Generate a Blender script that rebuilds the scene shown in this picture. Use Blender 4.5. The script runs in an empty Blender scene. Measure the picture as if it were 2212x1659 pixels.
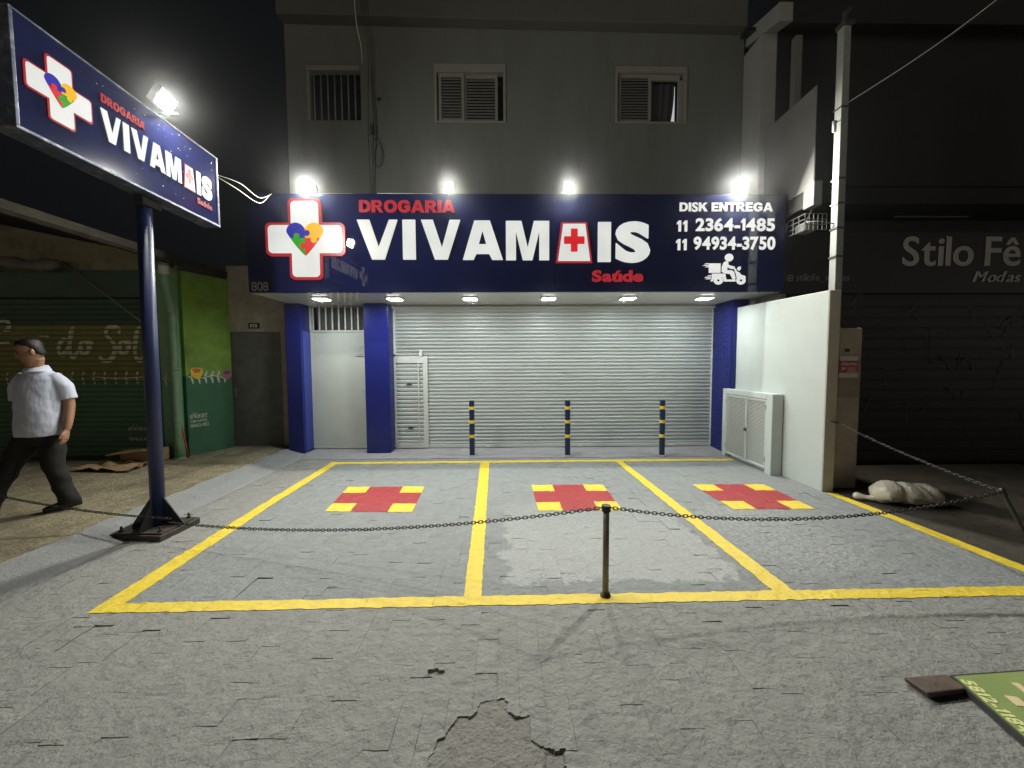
import bpy, bmesh, math, random
import numpy as np
from mathutils import Vector, Matrix
from mathutils.geometry import tessellate_polygon

random.seed(7); RNG = np.random.default_rng(11)
SC = bpy.context.scene; COL = SC.collection
R = math.radians

# ------------------------------------------------------------------ camera
cam = bpy.data.cameras.new('camera'); cam_o = bpy.data.objects.new('camera', cam); COL.objects.link(cam_o)
SC.camera = cam_o
cam.sensor_width = 36.0; cam.lens = 36.0 * 831.0 / 2212.0; cam.clip_end = 500.0; cam.clip_start = 0.05
yaw, pitch, roll = R(0.89), R(3.168), R(-0.2713)
f = Vector((math.sin(yaw), math.cos(yaw), 0)); r = Vector((math.cos(yaw), -math.sin(yaw), 0)); up = Vector((0, 0, 1))
f2 = f * math.cos(pitch) - up * math.sin(pitch); u2 = up * math.cos(pitch) + f * math.sin(pitch)
r3 = r * math.cos(roll) + u2 * math.sin(roll); u3 = u2 * math.cos(roll) - r * math.sin(roll)
M = Matrix.Identity(4)
for i in range(3):
    M[i][0] = r3[i]; M[i][1] = u3[i]; M[i][2] = -f2[i]
M[0][3], M[1][3], M[2][3] = 0.0, 0.0, 1.6
cam_o.matrix_world = M

# ------------------------------------------------------------------ night sky, exposure
w = bpy.data.worlds.new('World'); SC.world = w; w.use_nodes = True
bg = w.node_tree.nodes['Background']
# dark blue overhead, an added warm band low on the street side in place of street lamps
wn = w.node_tree.nodes; wl_ = w.node_tree.links
tcw = wn.new('ShaderNodeTexCoord'); sxw = wn.new('ShaderNodeSeparateXYZ'); wl_.new(tcw.outputs['Generated'], sxw.inputs[0])
rpw = wn.new('ShaderNodeValToRGB'); wl_.new(sxw.outputs['Z'], rpw.inputs[0]); bg.inputs[1].default_value = 1.0
rpw.color_ramp.elements[0].position = 0.0; rpw.color_ramp.elements[0].color = (0.52, 0.46, 0.37, 1)
rpw.color_ramp.elements[1].position = 0.42; rpw.color_ramp.elements[1].color = (0.0040, 0.0044, 0.0050, 1)
e = rpw.color_ramp.elements.new(0.09); e.color = (0.10, 0.092, 0.078, 1); e = rpw.color_ramp.elements.new(0.2); e.color = (0.022, 0.022, 0.021, 1); 
mry = wn.new('ShaderNodeMapRange'); mry.interpolation_type = 'SMOOTHSTEP'; wl_.new(sxw.outputs['Y'], mry.inputs[0])
for k_, v_ in enumerate((0.15, -0.35, 0.0, 1.0)): mry.inputs[k_ + 1].default_value = v_
mxw = wn.new('ShaderNodeMix'); mxw.data_type = 'RGBA'; wl_.new(mry.outputs[0], mxw.inputs['Factor'])
mxw.inputs['A'].default_value = (0.0040, 0.0044, 0.0050, 1); wl_.new(rpw.outputs[0], mxw.inputs['B']); wl_.new(mxw.outputs['Result'], bg.inputs[0])
SC.view_settings.view_transform = 'Standard'; SC.view_settings.look = 'None'
SC.view_settings.exposure = 0.0; SC.view_settings.gamma = 1.0
SC.cycles.use_denoising = True
SC.cycles.max_bounces = 8; SC.cycles.diffuse_bounces = 4; SC.cycles.transparent_max_bounces = 8
SC.cycles.sample_clamp_indirect = 6.0

P_FLOOD = [120, 62, 62, 150]      # floodlights on the fascia, left to right (W)
P_POLE = 100                      # floodlight on the pole sign
P_DOWN = 17.5                     # each soffit downlight

# ------------------------------------------------------------------ helpers
def wloc(o):
    v = Vector((0, 0, 0))
    while o is not None:
        v = v + o.location; o = o.parent
    return v

def tag(o, label=None, cat=None, group=None, kind=None):
    if label: o['label'] = label
    if cat: o['category'] = cat
    if group: o['group'] = group
    if kind: o['kind'] = kind
    return o

def thing(name, label, cat, loc=(0, 0, 0), group=None):
    o = bpy.data.objects.new(name, None); COL.objects.link(o); o.location = loc; o.empty_display_size = 0.1
    return tag(o, label, cat, group)

def copy_tree(o, parent=None):
    c = o.copy(); COL.objects.link(c)
    if parent is not None: c.parent = parent
    for ch in list(o.children): copy_tree(ch, c)
    return c

FX = (Vector((0, 0, 0)), Vector((1, 0, 0)), Vector((0, 0, 1)), Vector((0, -1, 0)))   # u=X, v=Z, n toward the street
def frame(o, u, v, n): return (Vector(o), Vector(u).normalized(), Vector(v).normalized(), Vector(n).normalized())
def FY(y): return frame((0, y, 0), (1, 0, 0), (0, 0, 1), (0, -1, 0))
FZ = frame((0, 0, 0), (1, 0, 0), (0, 1, 0), (0, 0, 1))
def fp(fr, a, b, c=0.0): return fr[0] + fr[1] * a + fr[2] * b + fr[3] * c

class MB:
    def __init__(s): s.v = []; s.f = []
    def add(s, vs, fs):
        k = len(s.v); s.v += [tuple(p) for p in vs]; s.f += [tuple(i + k for i in q) for q in fs]; return s
    def box(s, x0, x1, y0, y1, z0, z1):
        vs = [(x, y, z) for z in (z0, z1) for y in (y0, y1) for x in (x0, x1)]
        return s.add(vs, [(0, 2, 3, 1), (4, 5, 7, 6), (0, 1, 5, 4), (2, 6, 7, 3), (0, 4, 6, 2), (1, 3, 7, 5)])
    def fbox(s, fr, a0, a1, b0, b1, c0, c1):
        vs = [fp(fr, a, b, c) for c in (c0, c1) for b in (b0, b1) for a in (a0, a1)]
        return s.add(vs, [(0, 2, 3, 1), (4, 5, 7, 6), (0, 1, 5, 4), (2, 6, 7, 3), (0, 4, 6, 2), (1, 3, 7, 5)])
    def hexa(s, bot, top):
        vs = list(bot) + list(top)
        return s.add(vs, [(3, 2, 1, 0), (4, 5, 6, 7), (0, 1, 5, 4), (1, 2, 6, 5), (2, 3, 7, 6), (3, 0, 4, 7)])
    def prism(s, loops, fr, n0, n1, back=True):
        flat = [p for L in loops for p in L]; N = len(flat)
        tris = tessellate_polygon([[Vector((p[0], p[1], 0)) for p in L] for L in loops])
        vs = [fp(fr, p[0], p[1], n1) for p in flat] + [fp(fr, p[0], p[1], n0) for p in flat]
        fs = [tuple(t) for t in tris]
        if back: fs += [tuple(i + N for i in reversed(t)) for t in tris]
        k = 0
        for L in loops:
            m = len(L)
            for i in range(m):
                j = (i + 1) % m; fs.append((k + i, k + j, k + j + N, k + i + N))
            k += m
        return s.add(vs, fs)
    def tube(s, path, rad, n=8, cap=True, sx=1.0):
        path = [Vector(p) for p in path]; rr = rad if isinstance(rad, (list, tuple)) else [rad] * len(path)
        k0 = len(s.v); ref = None; vs = []; fs = []
        for i, p in enumerate(path):
            a = path[max(0, i - 1)]; b = path[min(len(path) - 1, i + 1)]; t = (b - a)
            t = t.normalized() if t.length > 1e-9 else Vector((0, 0, 1))
            if ref is None: ref = t.orthogonal().normalized()
            x = (ref - t * ref.dot(t))
            x = x.normalized() if x.length > 1e-6 else t.orthogonal().normalized()
            ref = x; y = t.cross(x)
            for j in range(n):
                an = 2 * math.pi * j / n
                vs.append(p + (x * math.cos(an) * sx + y * math.sin(an)) * rr[i])
        for i in range(len(path) - 1):
            for j in range(n):
                q = (j + 1) % n; fs.append((i * n + j, i * n + q, (i + 1) * n + q, (i + 1) * n + j))
        if cap:
            fs.append(tuple(reversed(range(n)))); fs.append(tuple((len(path) - 1) * n + j for j in range(n)))
        return s.add(vs, fs)
    def cyl(s, c, rad, z0, z1, n=20): return s.tube([(c[0], c[1], z0), (c[0], c[1], z1)], rad, n)
    def rings(s, rings, n=20, cap=True):
        """rings: (centre, axis x vector, axis y vector) -> loft"""
        vs = []; fs = []
        for c, ax, ay in rings:
            for j in range(n):
                an = 2 * math.pi * j / n; vs.append(Vector(c) + Vector(ax) * math.cos(an) + Vector(ay) * math.sin(an))
        for i in range(len(rings) - 1):
            for j in range(n):
                q = (j + 1) % n; fs.append((i * n + j, i * n + q, (i + 1) * n + q, (i + 1) * n + j))
        if cap:
            fs.append(tuple(reversed(range(n)))); fs.append(tuple((len(rings) - 1) * n + j for j in range(n)))
        return s.add(vs, fs)
    def ball(s, c, rx, ry, rz, n=14, m=9):
        vs = []; fs = []
        for i in range(m + 1):
            th = math.pi * (i + 0.02) / (m + 0.04)
            for j in range(n):
                a = 2 * math.pi * j / n
                vs.append((c[0] + rx * math.sin(th) * math.cos(a), c[1] + ry * math.sin(th) * math.sin(a), c[2] + rz * math.cos(th)))
        for i in range(m):
            for j in range(n):
                q = (j + 1) % n; fs.append((i * n + j, (i + 1) * n + j, (i + 1) * n + q, i * n + q))
        fs.append(tuple(range(n))); fs.append(tuple(reversed([m * n + j for j in range(n)])))
        return s.add(vs, fs)
    def ribbon(s, pts, width, fr, n=0.0, smooth=6, th=0.002):
        pts = catmull(pts, smooth); N = len(pts); vs = []; fs = []
        ww = width if isinstance(width, (list, tuple)) else None
        for i, p in enumerate(pts):
            a = pts[max(0, i - 1)]; b = pts[min(N - 1, i + 1)]
            tx, ty = b[0] - a[0], b[1] - a[1]; L = math.hypot(tx, ty) or 1
            t = i / (N - 1); wd = (np.interp(t, np.linspace(0, 1, len(ww)), ww) if ww else width) / 2
            nn = n + 0.0035 * t; vs.append(fp(fr, p[0] - ty / L * wd, p[1] + tx / L * wd, nn)); vs.append(fp(fr, p[0] + ty / L * wd, p[1] - tx / L * wd, nn))
        for i in range(N - 1): fs.append((2 * i, 2 * i + 1, 2 * i + 3, 2 * i + 2))
        return s.add(vs, fs)
    def build(s, name, mat, parent=None, bevel=0.0, smooth=False, origin=None, segs=2, recalc=True):
        me = bpy.data.meshes.new(name)
        if parent is not None: o0 = wloc(parent)
        elif origin is not None: o0 = Vector(origin)
        else:
            a = np.array([tuple(v) for v in s.v]); o0 = Vector(((a[:, 0].min() + a[:, 0].max()) / 2, (a[:, 1].min() + a[:, 1].max()) / 2, a[:, 2].min()))
        me.from_pydata([(v[0] - o0[0], v[1] - o0[1], v[2] - o0[2]) for v in s.v], [], s.f)
        if recalc:
            bm = bmesh.new(); bm.from_mesh(me); bmesh.ops.recalc_face_normals(bm, faces=bm.faces); bm.to_mesh(me); bm.free()
        if smooth:
            me.polygons.foreach_set('use_smooth', [True] * len(me.polygons))
        me.materials.append(mat)
        ob = bpy.data.objects.new(name, me); COL.objects.link(ob)
        if parent is not None: ob.parent = parent
        else: ob.location = o0
        if bevel > 0:
            md = ob.modifiers.new('bevel', 'BEVEL'); md.width = bevel; md.segments = segs; md.limit_method = 'ANGLE'; md.angle_limit = R(35)
        return ob

def catmull(pts, k):
    if k <= 1 or len(pts) < 3: return [tuple(p) for p in pts]
    P = [np.array(p, float) for p in pts]; out = []
    for i in range(len(P) - 1):
        p0 = P[max(0, i - 1)]; p1 = P[i]; p2 = P[i + 1]; p3 = P[min(len(P) - 1, i + 2)]
        for j in range(k):
            t = j / k
            out.append(tuple(0.5 * ((2 * p1) + (-p0 + p2) * t + (2 * p0 - 5 * p1 + 4 * p2 - p3) * t * t + (-p0 + 3 * p1 - 3 * p2 + p3) * t ** 3)))
    out.append(tuple(P[-1])); return out

def rrect(x0, x1, y0, y1, rad, n=5):
    out = []
    for cx, cy, a0 in ((x1 - rad, y0 + rad, -90), (x1 - rad, y1 - rad, 0), (x0 + rad, y1 - rad, 90), (x0 + rad, y0 + rad, 180)):
        for i in range(n + 1):
            a = R(a0 + 90 * i / n); out.append((cx + rad * math.cos(a), cy + rad * math.sin(a)))
    return out

def circ(cx, cy, rx, ry=None, n=24):
    ry = rx if ry is None else ry
    return [(cx + rx * math.cos(2 * math.pi * i / n), cy + ry * math.sin(2 * math.pi * i / n)) for i in range(n)]

def cross_loop(cx, cy, hw, hh, aw, ah, rad, n=5):
    """plus shape: half size hw,hh; arm half width aw (vertical arm), ah (horizontal arm); outer corners rounded"""
    out = []
    def arc(x, y, a0):
        for i in range(n + 1):
            a = R(a0 + 90 * i / n); out.append((cx + x + rad * math.cos(a), cy + y + rad * math.sin(a)))
    arc(aw - rad, -hh + rad, -90); out.append((cx + aw, cy - ah)); arc(hw - rad, -ah + rad, -90); arc(hw - rad, ah - rad, 0)
    out.append((cx + aw, cy + ah)); arc(aw - rad, hh - rad, 0); arc(-aw + rad, hh - rad, 90); out.append((cx - aw, cy + ah))
    arc(-hw + rad, ah - rad, 90); arc(-hw + rad, -ah + rad, 180); out.append((cx - aw, cy - ah)); arc(-aw + rad, -hh + rad, 180)
    return out

# ------------------------------------------------------------------ lettering
GL = {}
def glyph(ch, off, shear):
    key = (ch, off, shear)
    if key in GL: return GL[key]
    if off >= 0.032 and shear == 0 and ch in HEAVY and off != 0.035:
        mb = MB(); mb.prism(HEAVY[ch], FZ, -0.5, 0.5); GL[key] = (np.array([tuple(v) for v in mb.v]), mb.f); return GL[key]
    if ch == '1':
        mb = MB(); mb.prism([[(0.09, 0), (0.09, 0.50), (0.0, 0.43), (0.0, 0.56), (0.11, 0.70), (0.24, 0.70), (0.24, 0)]], FZ, -0.5, 0.5)
        a = np.array([tuple(v) for v in mb.v]); a[:, 0] += a[:, 1] * shear
        GL[key] = (a, mb.f); return GL[key]
    cu = bpy.data.curves.new('glyph', 'FONT'); cu.body = ch; cu.offset = off; cu.shear = shear; cu.extrude = 0.5; cu.resolution_u = 5
    o = bpy.data.objects.new('glyph', cu); COL.objects.link(o)
    dg = bpy.context.evaluated_depsgraph_get(); dg.update()
    me = bpy.data.meshes.new_from_object(o.evaluated_get(dg), depsgraph=dg)
    a = np.array([tuple(v.co) for v in me.vertices]); fs = [tuple(p.vertices) for p in me.polygons]
    bpy.data.objects.remove(o); bpy.data.curves.remove(cu); bpy.data.meshes.remove(me)
    GL[key] = (a, fs); return GL[key]

def ell(cx, cy, rx, ry, a0, a1, n=18, pw=0.85):
    out = []
    for i in range(n + 1):
        a = R(a0 + (a1 - a0) * i / n); c, s_ = math.cos(a), math.sin(a)
        out.append((cx + rx * math.copysign(abs(c) ** pw, c), cy + ry * math.copysign(abs(s_) ** pw, s_)))
    return out
HEAVY = {'I': [[(0, 0), (0.19, 0), (0.19, 0.7), (0, 0.7)]],
         'E': [[(0, 0), (0.52, 0), (0.52, 0.15), (0.19, 0.15), (0.19, 0.28), (0.48, 0.28), (0.48, 0.42), (0.19, 0.42), (0.19, 0.55), (0.51, 0.55), (0.51, 0.7), (0, 0.7)]],
         'T': [[(0.19, 0), (0.38, 0), (0.38, 0.54), (0.57, 0.54), (0.57, 0.7), (0, 0.7), (0, 0.54), (0.19, 0.54)]],
         'N': [[(0, 0), (0.18, 0), (0.18, 0.40), (0.42, 0), (0.60, 0), (0.60, 0.7), (0.42, 0.7), (0.42, 0.31), (0.18, 0.7), (0, 0.7)]],
         'K': [[(0, 0), (0.19, 0), (0.19, 0.19), (0.27, 0.28), (0.42, 0), (0.66, 0), (0.40, 0.43), (0.64, 0.7), (0.40, 0.7), (0.19, 0.44), (0.19, 0.7), (0, 0.7)]],
         'A': [[(0, 0), (0.19, 0), (0.23, 0.12), (0.47, 0.12), (0.51, 0), (0.71, 0), (0.46, 0.7), (0.25, 0.7)], [(0.275, 0.26), (0.35, 0.50), (0.425, 0.26)]],
         'D': [[(0, 0)] + ell(0.27, 0.35, 0.35, 0.35, -90, 90) + [(0, 0.7)], [(0.19, 0.15), (0.19, 0.55)] + list(reversed(ell(0.27, 0.35, 0.16, 0.20, -90, 90, 10)))],
         'O': [ell(0.35, 0.35, 0.35, 0.36, 0, 350, 35, 0.92), list(reversed(ell(0.35, 0.35, 0.155, 0.20, 0, 340, 17, 0.92)))],
         'R': [[(0, 0), (0.19, 0), (0.19, 0.27), (0.24, 0.27), (0.30, 0.20), (0.41, 0), (0.63, 0), (0.50, 0.22), (0.42, 0.29)] + ell(0.36, 0.495, 0.20, 0.205, -55, 90, 12) + [(0, 0.7)], [(0.19, 0.41), (0.19, 0.56)] + list(reversed(ell(0.33, 0.485, 0.07, 0.075, -90, 90, 8)))],
         'G': [ell(0.35, 0.35, 0.35, 0.36, 22, 312, 26, 0.92) + [(0.66, 0.09), (0.66, 0.39), (0.35, 0.39), (0.35, 0.25), (0.475, 0.25), (0.475, 0.18)] + list(reversed(ell(0.35, 0.35, 0.155, 0.20, 35, 295, 18, 0.92)))]}
def text(mb, st, fr, u0, u1, v0, v1, n0, n1, off=0.03, shear=0.0, gap=0.05):
    pen = 0; items = []
    for ch in st:
        if ch == ' ': pen += 0.24; continue
        a, fs = glyph(ch, off, shear); x0 = a[:, 0].min(); x1 = a[:, 0].max()
        items.append((a, fs, pen - x0)); pen += x1 - x0 + gap
    pen -= gap
    lo = min(a[:, 1].min() for a, _, _ in items); hi = max(a[:, 1].max() for a, _, _ in items)
    for a, fs, dx in items:
        U = u0 + (a[:, 0] + dx) / pen * (u1 - u0); V = v0 + (a[:, 1] - lo) / (hi - lo) * (v1 - v0); W = np.where(a[:, 2] > 0, n1, n0)
        mb.add([fp(fr, U[i], V[i], W[i]) for i in range(len(a))], fs)
    return mb

# ------------------------------------------------------------------ materials
def lin(c):
    return tuple((x / 12.92 if x <= 0.04045 else ((x + 0.055) / 1.055) ** 2.4) for x in [q / 255 for q in c])

def mat(name, col, rough=0.6, var=0.12, scale=5.0, bump=0.0, bscale=60.0, metal=0.0, spec=0.5, stain=None, sscale=1.5, samt=0.5, stretch=(1, 1, 1), coat=0.0, bdist=0.01):
    m = bpy.data.materials.new(name); m.use_nodes = True; nt = m.node_tree; N = nt.nodes; L = nt.links
    b = N['Principled BSDF']; b.inputs['Metallic'].default_value = metal; b.inputs['Specular IOR Level'].default_value = spec
    b.inputs['Coat Weight'].default_value = coat; b.inputs['Coat Roughness'].default_value = 0.015 if name == 'navy_panel' else 0.08
    tc = N.new('ShaderNodeTexCoord'); mp = N.new('ShaderNodeMapping'); mp.inputs['Scale'].default_value = stretch
    L.new(tc.outputs['Object'], mp.inputs['Vector'])
    n1 = N.new('ShaderNodeTexNoise'); n1.inputs['Scale'].default_value = scale; n1.inputs['Detail'].default_value = 8; n1.inputs['Roughness'].default_value = 0.65
    L.new(mp.outputs[0], n1.inputs['Vector'])
    mr = N.new('ShaderNodeMapRange'); mr.inputs[1].default_value = 0.25; mr.inputs[2].default_value = 0.75; mr.inputs[3].default_value = 1 - var; mr.inputs[4].default_value = 1 + var
    L.new(n1.outputs['Fac'], mr.inputs[0])
    mu = N.new('ShaderNodeMix'); mu.data_type = 'RGBA'; mu.blend_type = 'MULTIPLY'; mu.inputs['Factor'].default_value = 1
    mu.inputs['A'].default_value = (*col, 1); L.new(mr.outputs[0], mu.inputs['B']); out = mu.outputs['Result']
    if stain:
        n2 = N.new('ShaderNodeTexNoise'); n2.inputs['Scale'].default_value = sscale; n2.inputs['Detail'].default_value = 10; n2.inputs['Roughness'].default_value = 0.7
        L.new(mp.outputs[0], n2.inputs['Vector'])
        m2 = N.new('ShaderNodeMapRange'); m2.inputs[1].default_value = 0.48; m2.inputs[2].default_value = 0.68; m2.inputs[3].default_value = 0; m2.inputs[4].default_value = samt
        L.new(n2.outputs['Fac'], m2.inputs[0])
        mx = N.new('ShaderNodeMix'); mx.data_type = 'RGBA'; L.new(m2.outputs[0], mx.inputs['Factor']); L.new(out, mx.inputs['A']); mx.inputs['B'].default_value = (*stain, 1); out = mx.outputs['Result']
    L.new(out, b.inputs['Base Color'])
    rr = N.new('ShaderNodeMapRange'); rr.inputs[3].default_value = max(0.02, rough - 0.08); rr.inputs[4].default_value = min(1, rough + 0.08); L.new(n1.outputs['Fac'], rr.inputs[0])
    if rough > 0.15: L.new(rr.outputs[0], b.inputs['Roughness'])
    else: b.inputs['Roughness'].default_value = rough
    if bump > 0:
        nb = N.new('ShaderNodeTexNoise'); nb.inputs['Scale'].default_value = bscale; nb.inputs['Detail'].default_value = 8; nb.inputs['Roughness'].default_value = 0.6
        L.new(mp.outputs[0], nb.inputs['Vector'])
        bp = N.new('ShaderNodeBump'); bp.inputs['Strength'].default_value = bump; bp.inputs['Distance'].default_value = bdist
        L.new(nb.outputs['Fac'], bp.inputs['Height']); L.new(bp.outputs[0], b.inputs['Normal'])
    return m

def emit(name, col, strength, base=None, rough=0.3):
    m = bpy.data.materials.new(name); m.use_nodes = True; nt = m.node_tree; b = nt.nodes['Principled BSDF']
    b.inputs['Base Color'].default_value = (*(base or col), 1); b.inputs['Roughness'].default_value = rough; b.inputs['Specular IOR Level'].default_value = 0.25
    tc = nt.nodes.new('ShaderNodeTexCoord'); n = nt.nodes.new('ShaderNodeTexNoise'); n.inputs['Scale'].default_value = 2.2; n.inputs['Detail'].default_value = 3
    nt.links.new(tc.outputs['Object'], n.inputs['Vector'])
    mr = nt.nodes.new('ShaderNodeMapRange'); mr.inputs[1].default_value = 0.3; mr.inputs[2].default_value = 0.7; mr.inputs[3].default_value = strength * 0.92; mr.inputs[4].default_value = strength * 1.08
    nt.links.new(n.outputs['Fac'], mr.inputs[0]); nt.links.new(mr.outputs[0], b.inputs['Emission Strength'])
    b.inputs['Emission Color'].default_value = (*col, 1)
    return m

GREY = (0.30, 0.315, 0.31)
m_wall = mat('grey_render', (0.125, 0.133, 0.125), 0.85, 0.08, 3, 0.25, 120, stain=(0.088, 0.092, 0.087), sscale=2.2, samt=0.55, stretch=(1.6, 1.6, 0.32))
m_band = mat('eave_render', (0.095, 0.096, 0.088), 0.85, 0.1, 3, 0.25, 120)
m_white = mat('white_render', (0.505, 0.55, 0.53), 0.8, 0.05, 3, 0.3, 90, stain=(0.44, 0.46, 0.43), sscale=1.6, samt=0.4)
m_soffit = mat('soffit_panel', (0.56, 0.56, 0.53), 0.14, 0.06, 4)
m_navy = mat('navy_panel', (0.009, 0.0125, 0.056), 0.018, 0.06, 2, spec=0.5, coat=0.45)
m_navy2 = mat('navy_panel_dusty', (0.014, 0.018, 0.070), 0.12, 0.2, 9, spec=0.5)
m_edge = mat('sign_edge_metal', (0.085, 0.10, 0.15), 0.55, 0.3, 14, 0.2, 60, metal=0.6, stain=(0.5, 0.48, 0.46), sscale=9, samt=0.5)
m_blue = mat('blue_column_paint', (0.007, 0.012, 0.135), 0.32, 0.04, 6, 0.02, 40)
m_bluebrick = mat('blue_brick_paint', (0.009, 0.015, 0.14), 0.4, 0.15, 6, 0.2, 30)
m_door = mat('grey_door_paint', (0.46, 0.49, 0.455), 0.4, 0.05, 4, 0.06, 30, stain=(0.36, 0.38, 0.35), sscale=1.4, samt=0.5)
m_shut = mat('roller_shutter_steel', (0.47, 0.505, 0.50), 0.45, 0.06, 5, 0.05, 60, metal=0.15, stain=(0.42, 0.435, 0.415), sscale=1.0, samt=0.4, stretch=(0.3, 1, 3))
m_rail = mat('pale_trim', (0.50, 0.51, 0.49), 0.45, 0.06, 5)
m_dark = mat('dark_interior', (0.012, 0.013, 0.013), 0.9, 0.2, 3)  # interior darkness put into the colour of the backing panels
m_darkgrey = mat('dark_grey_metal', (0.05, 0.05, 0.052), 0.5, 0.15, 8)
m_black = mat('black_paint', (0.016, 0.016, 0.018), 0.4, 0.2, 8, 0.1, 40)
m_rust = mat('rusty_iron', (0.06, 0.055, 0.052), 0.6, 0.3, 18, 0.4, 60, metal=0.3, stain=(0.10, 0.045, 0.025), sscale=12, samt=0.6)
m_chain = mat('chain_iron', (0.055, 0.052, 0.050), 0.42, 0.3, 30, metal=0.7, stain=(0.09, 0.05, 0.03), sscale=20, samt=0.5)
m_bollard = mat('bollard_blue', (0.006, 0.022, 0.065), 0.35, 0.15, 12, 0.1, 30)
m_yel = mat('yellow_band', (0.82, 0.58, 0.06), 0.45, 0.12, 14)
m_poleblue = mat('pole_blue', (0.018, 0.028, 0.095), 0.42, 0.2, 8, 0.1, 30)
m_postgrey = mat('post_olive', (0.21, 0.195, 0.155), 0.55, 0.25, 18, 0.2, 50)
m_conc = mat('rough_concrete', (0.38, 0.335, 0.275), 0.9, 0.2, 6, 0.6, 45, stain=(0.19, 0.165, 0.135), sscale=2.2, samt=0.7)
m_pillar = mat('pillar_concrete', (0.50, 0.42, 0.345), 0.9, 0.2, 6, 0.6, 45, stain=(0.26, 0.21, 0.175), sscale=2.2, samt=0.7)
m_wallend = mat('wall_end_warm_lit', (0.50, 0.46, 0.37), 0.85, 0.1, 5, 0.3, 90)  # same wall's end face, warm street light put into the colour
m_walk = mat('sidewalk_concrete', (0.32, 0.275, 0.175), 0.95, 0.42, 9, 1.0, 38, stain=(0.12, 0.10, 0.065), sscale=1.4, samt=0.8, bdist=0.03)
m_asph = mat('dark_ground', (0.062, 0.053, 0.040), 0.95, 0.4, 8, 1.0, 45, stain=(0.13, 0.105, 0.075), sscale=1.0, samt=0.7, bdist=0.02)
m_mortar = mat('mortar', (0.25, 0.247, 0.228), 0.95, 0.16, 22, 0.9, 70, stain=(0.16, 0.145, 0.13), sscale=40, samt=0.5, bdist=0.012)
m_ramp = mat('painted_ramp', (0.275, 0.28, 0.282), 0.75, 0.12, 7, 0.6, 35, stain=(0.25, 0.26, 0.26), sscale=2.0, samt=0.6, bdist=0.02)
m_apron = mat('apron_concrete', (0.28, 0.277, 0.288), 0.8, 0.14, 6, 0.4, 40, stain=(0.22, 0.21, 0.215), sscale=2.2, samt=0.6)
m_line = mat('yellow_road_paint', (0.78, 0.585, 0.04), 0.5, 0.06, 10, 0.5, 60, stain=(0.52, 0.42, 0.12), sscale=16, samt=0.5)
m_redp = mat('red_road_paint', (0.36, 0.030, 0.034), 0.5, 0.1, 9, 0.5, 60, stain=(0.25, 0.045, 0.045), sscale=16, samt=0.5)
m_lime = mat('lime_paint', (0.20, 0.34, 0.045), 0.75, 0.2, 4, 0.3, 60, stain=(0.07, 0.11, 0.03), sscale=1.6, samt=0.6)
m_green = mat('green_paint', (0.04, 0.125, 0.062), 0.7, 0.15, 5, 0.3, 60, stain=(0.03, 0.08, 0.05), sscale=2, samt=0.5)
m_dkgreen = mat('dark_green_paint', (0.045, 0.09, 0.052), 0.7, 0.2, 5, 0.2, 50)
m_shutg = mat('green_shutter_paint', (0.08, 0.17, 0.09), 0.6, 0.25, 3, 0.1, 50)
m_shuto = mat('olive_shutter_paint', (0.20, 0.20, 0.05), 0.6, 0.25, 3, 0.1, 50)
m_pipe = mat('green_pipe_paint', (0.18, 0.29, 0.17), 0.5, 0.2, 8, 0.15, 40)
m_mural = mat('white_mural_paint', (0.55, 0.57, 0.48), 0.8, 0.15, 20)
m_muralf = mat('faded_mural_paint', (0.66, 0.64, 0.52), 0.8, 0.3, 14)
m_beige = mat('beige_render', (0.26, 0.23, 0.14), 0.9, 0.25, 3, 0.4, 50, stain=(0.05, 0.045, 0.03), sscale=2, samt=0.7)
m_gutter = mat('gutter_metal', (0.042, 0.038, 0.030), 0.95, 0.35, 7, 0.3, 30, spec=0.05)
m_gutterpale = mat('dull_white_wire', (0.17, 0.17, 0.165), 0.6, 0.1, 9)
m_roof = mat('roof_sheet', (0.025, 0.023, 0.022), 0.95, 0.3, 6, spec=0.05)
m_dkdoor = mat('dark_steel_door', (0.12, 0.123, 0.112), 0.45, 0.3, 5, 0.1, 40, stain=(0.08, 0.08, 0.07), sscale=4, samt=0.5)
m_card = mat('cardboard', (0.33, 0.22, 0.11), 0.85, 0.15, 7, 0.2, 50, stain=(0.24, 0.16, 0.08), sscale=5, samt=0.5)
m_ndark = mat('neighbour_shaded_render', (0.011, 0.0115, 0.012), 0.8, 0.25, 3, 0.2, 60)  # street-facing faces, their shade put into a darker colour
m_npale = mat('neighbour_lit_render', (0.27, 0.275, 0.265), 0.85, 0.1, 4, 0.3, 80, stain=(0.19, 0.19, 0.185), sscale=2, samt=0.5)  # side faces, floodlight on them put into a paler colour
m_nmid = mat('neighbour_half_lit_render', (0.155, 0.153, 0.148), 0.85, 0.15, 4, 0.3, 80, stain=(0.10, 0.098, 0.095), sscale=2, samt=0.6)  # balcony side and slab end, lamp light put into the colour
m_nsign = mat('dark_sign_panel', (0.006, 0.007, 0.010), 0.45, 0.2, 3)
m_nlet = mat('dull_silver_letters', (0.38, 0.37, 0.355), 0.5, 0.1, 8)
m_nlet2 = mat('faint_grey_print', (0.16, 0.155, 0.15), 0.6, 0.2, 8)
m_upost = mat('pale_concrete_post', (0.27, 0.29, 0.27), 0.8, 0.2, 8, 0.3, 50, stain=(0.25, 0.26, 0.25), sscale=4, samt=0.5)
m_cable = mat('black_cable', (0.02, 0.02, 0.022), 0.5, 0.2, 20)
m_wcable = mat('pale_cable', (0.55, 0.53, 0.47), 0.5, 0.1, 20)
m_frame = mat('window_frame_paint', (0.20, 0.197, 0.178), 0.6, 0.1, 10)
m_louv = mat('louvre_paint', (0.19, 0.187, 0.168), 0.6, 0.12, 10)
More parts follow.
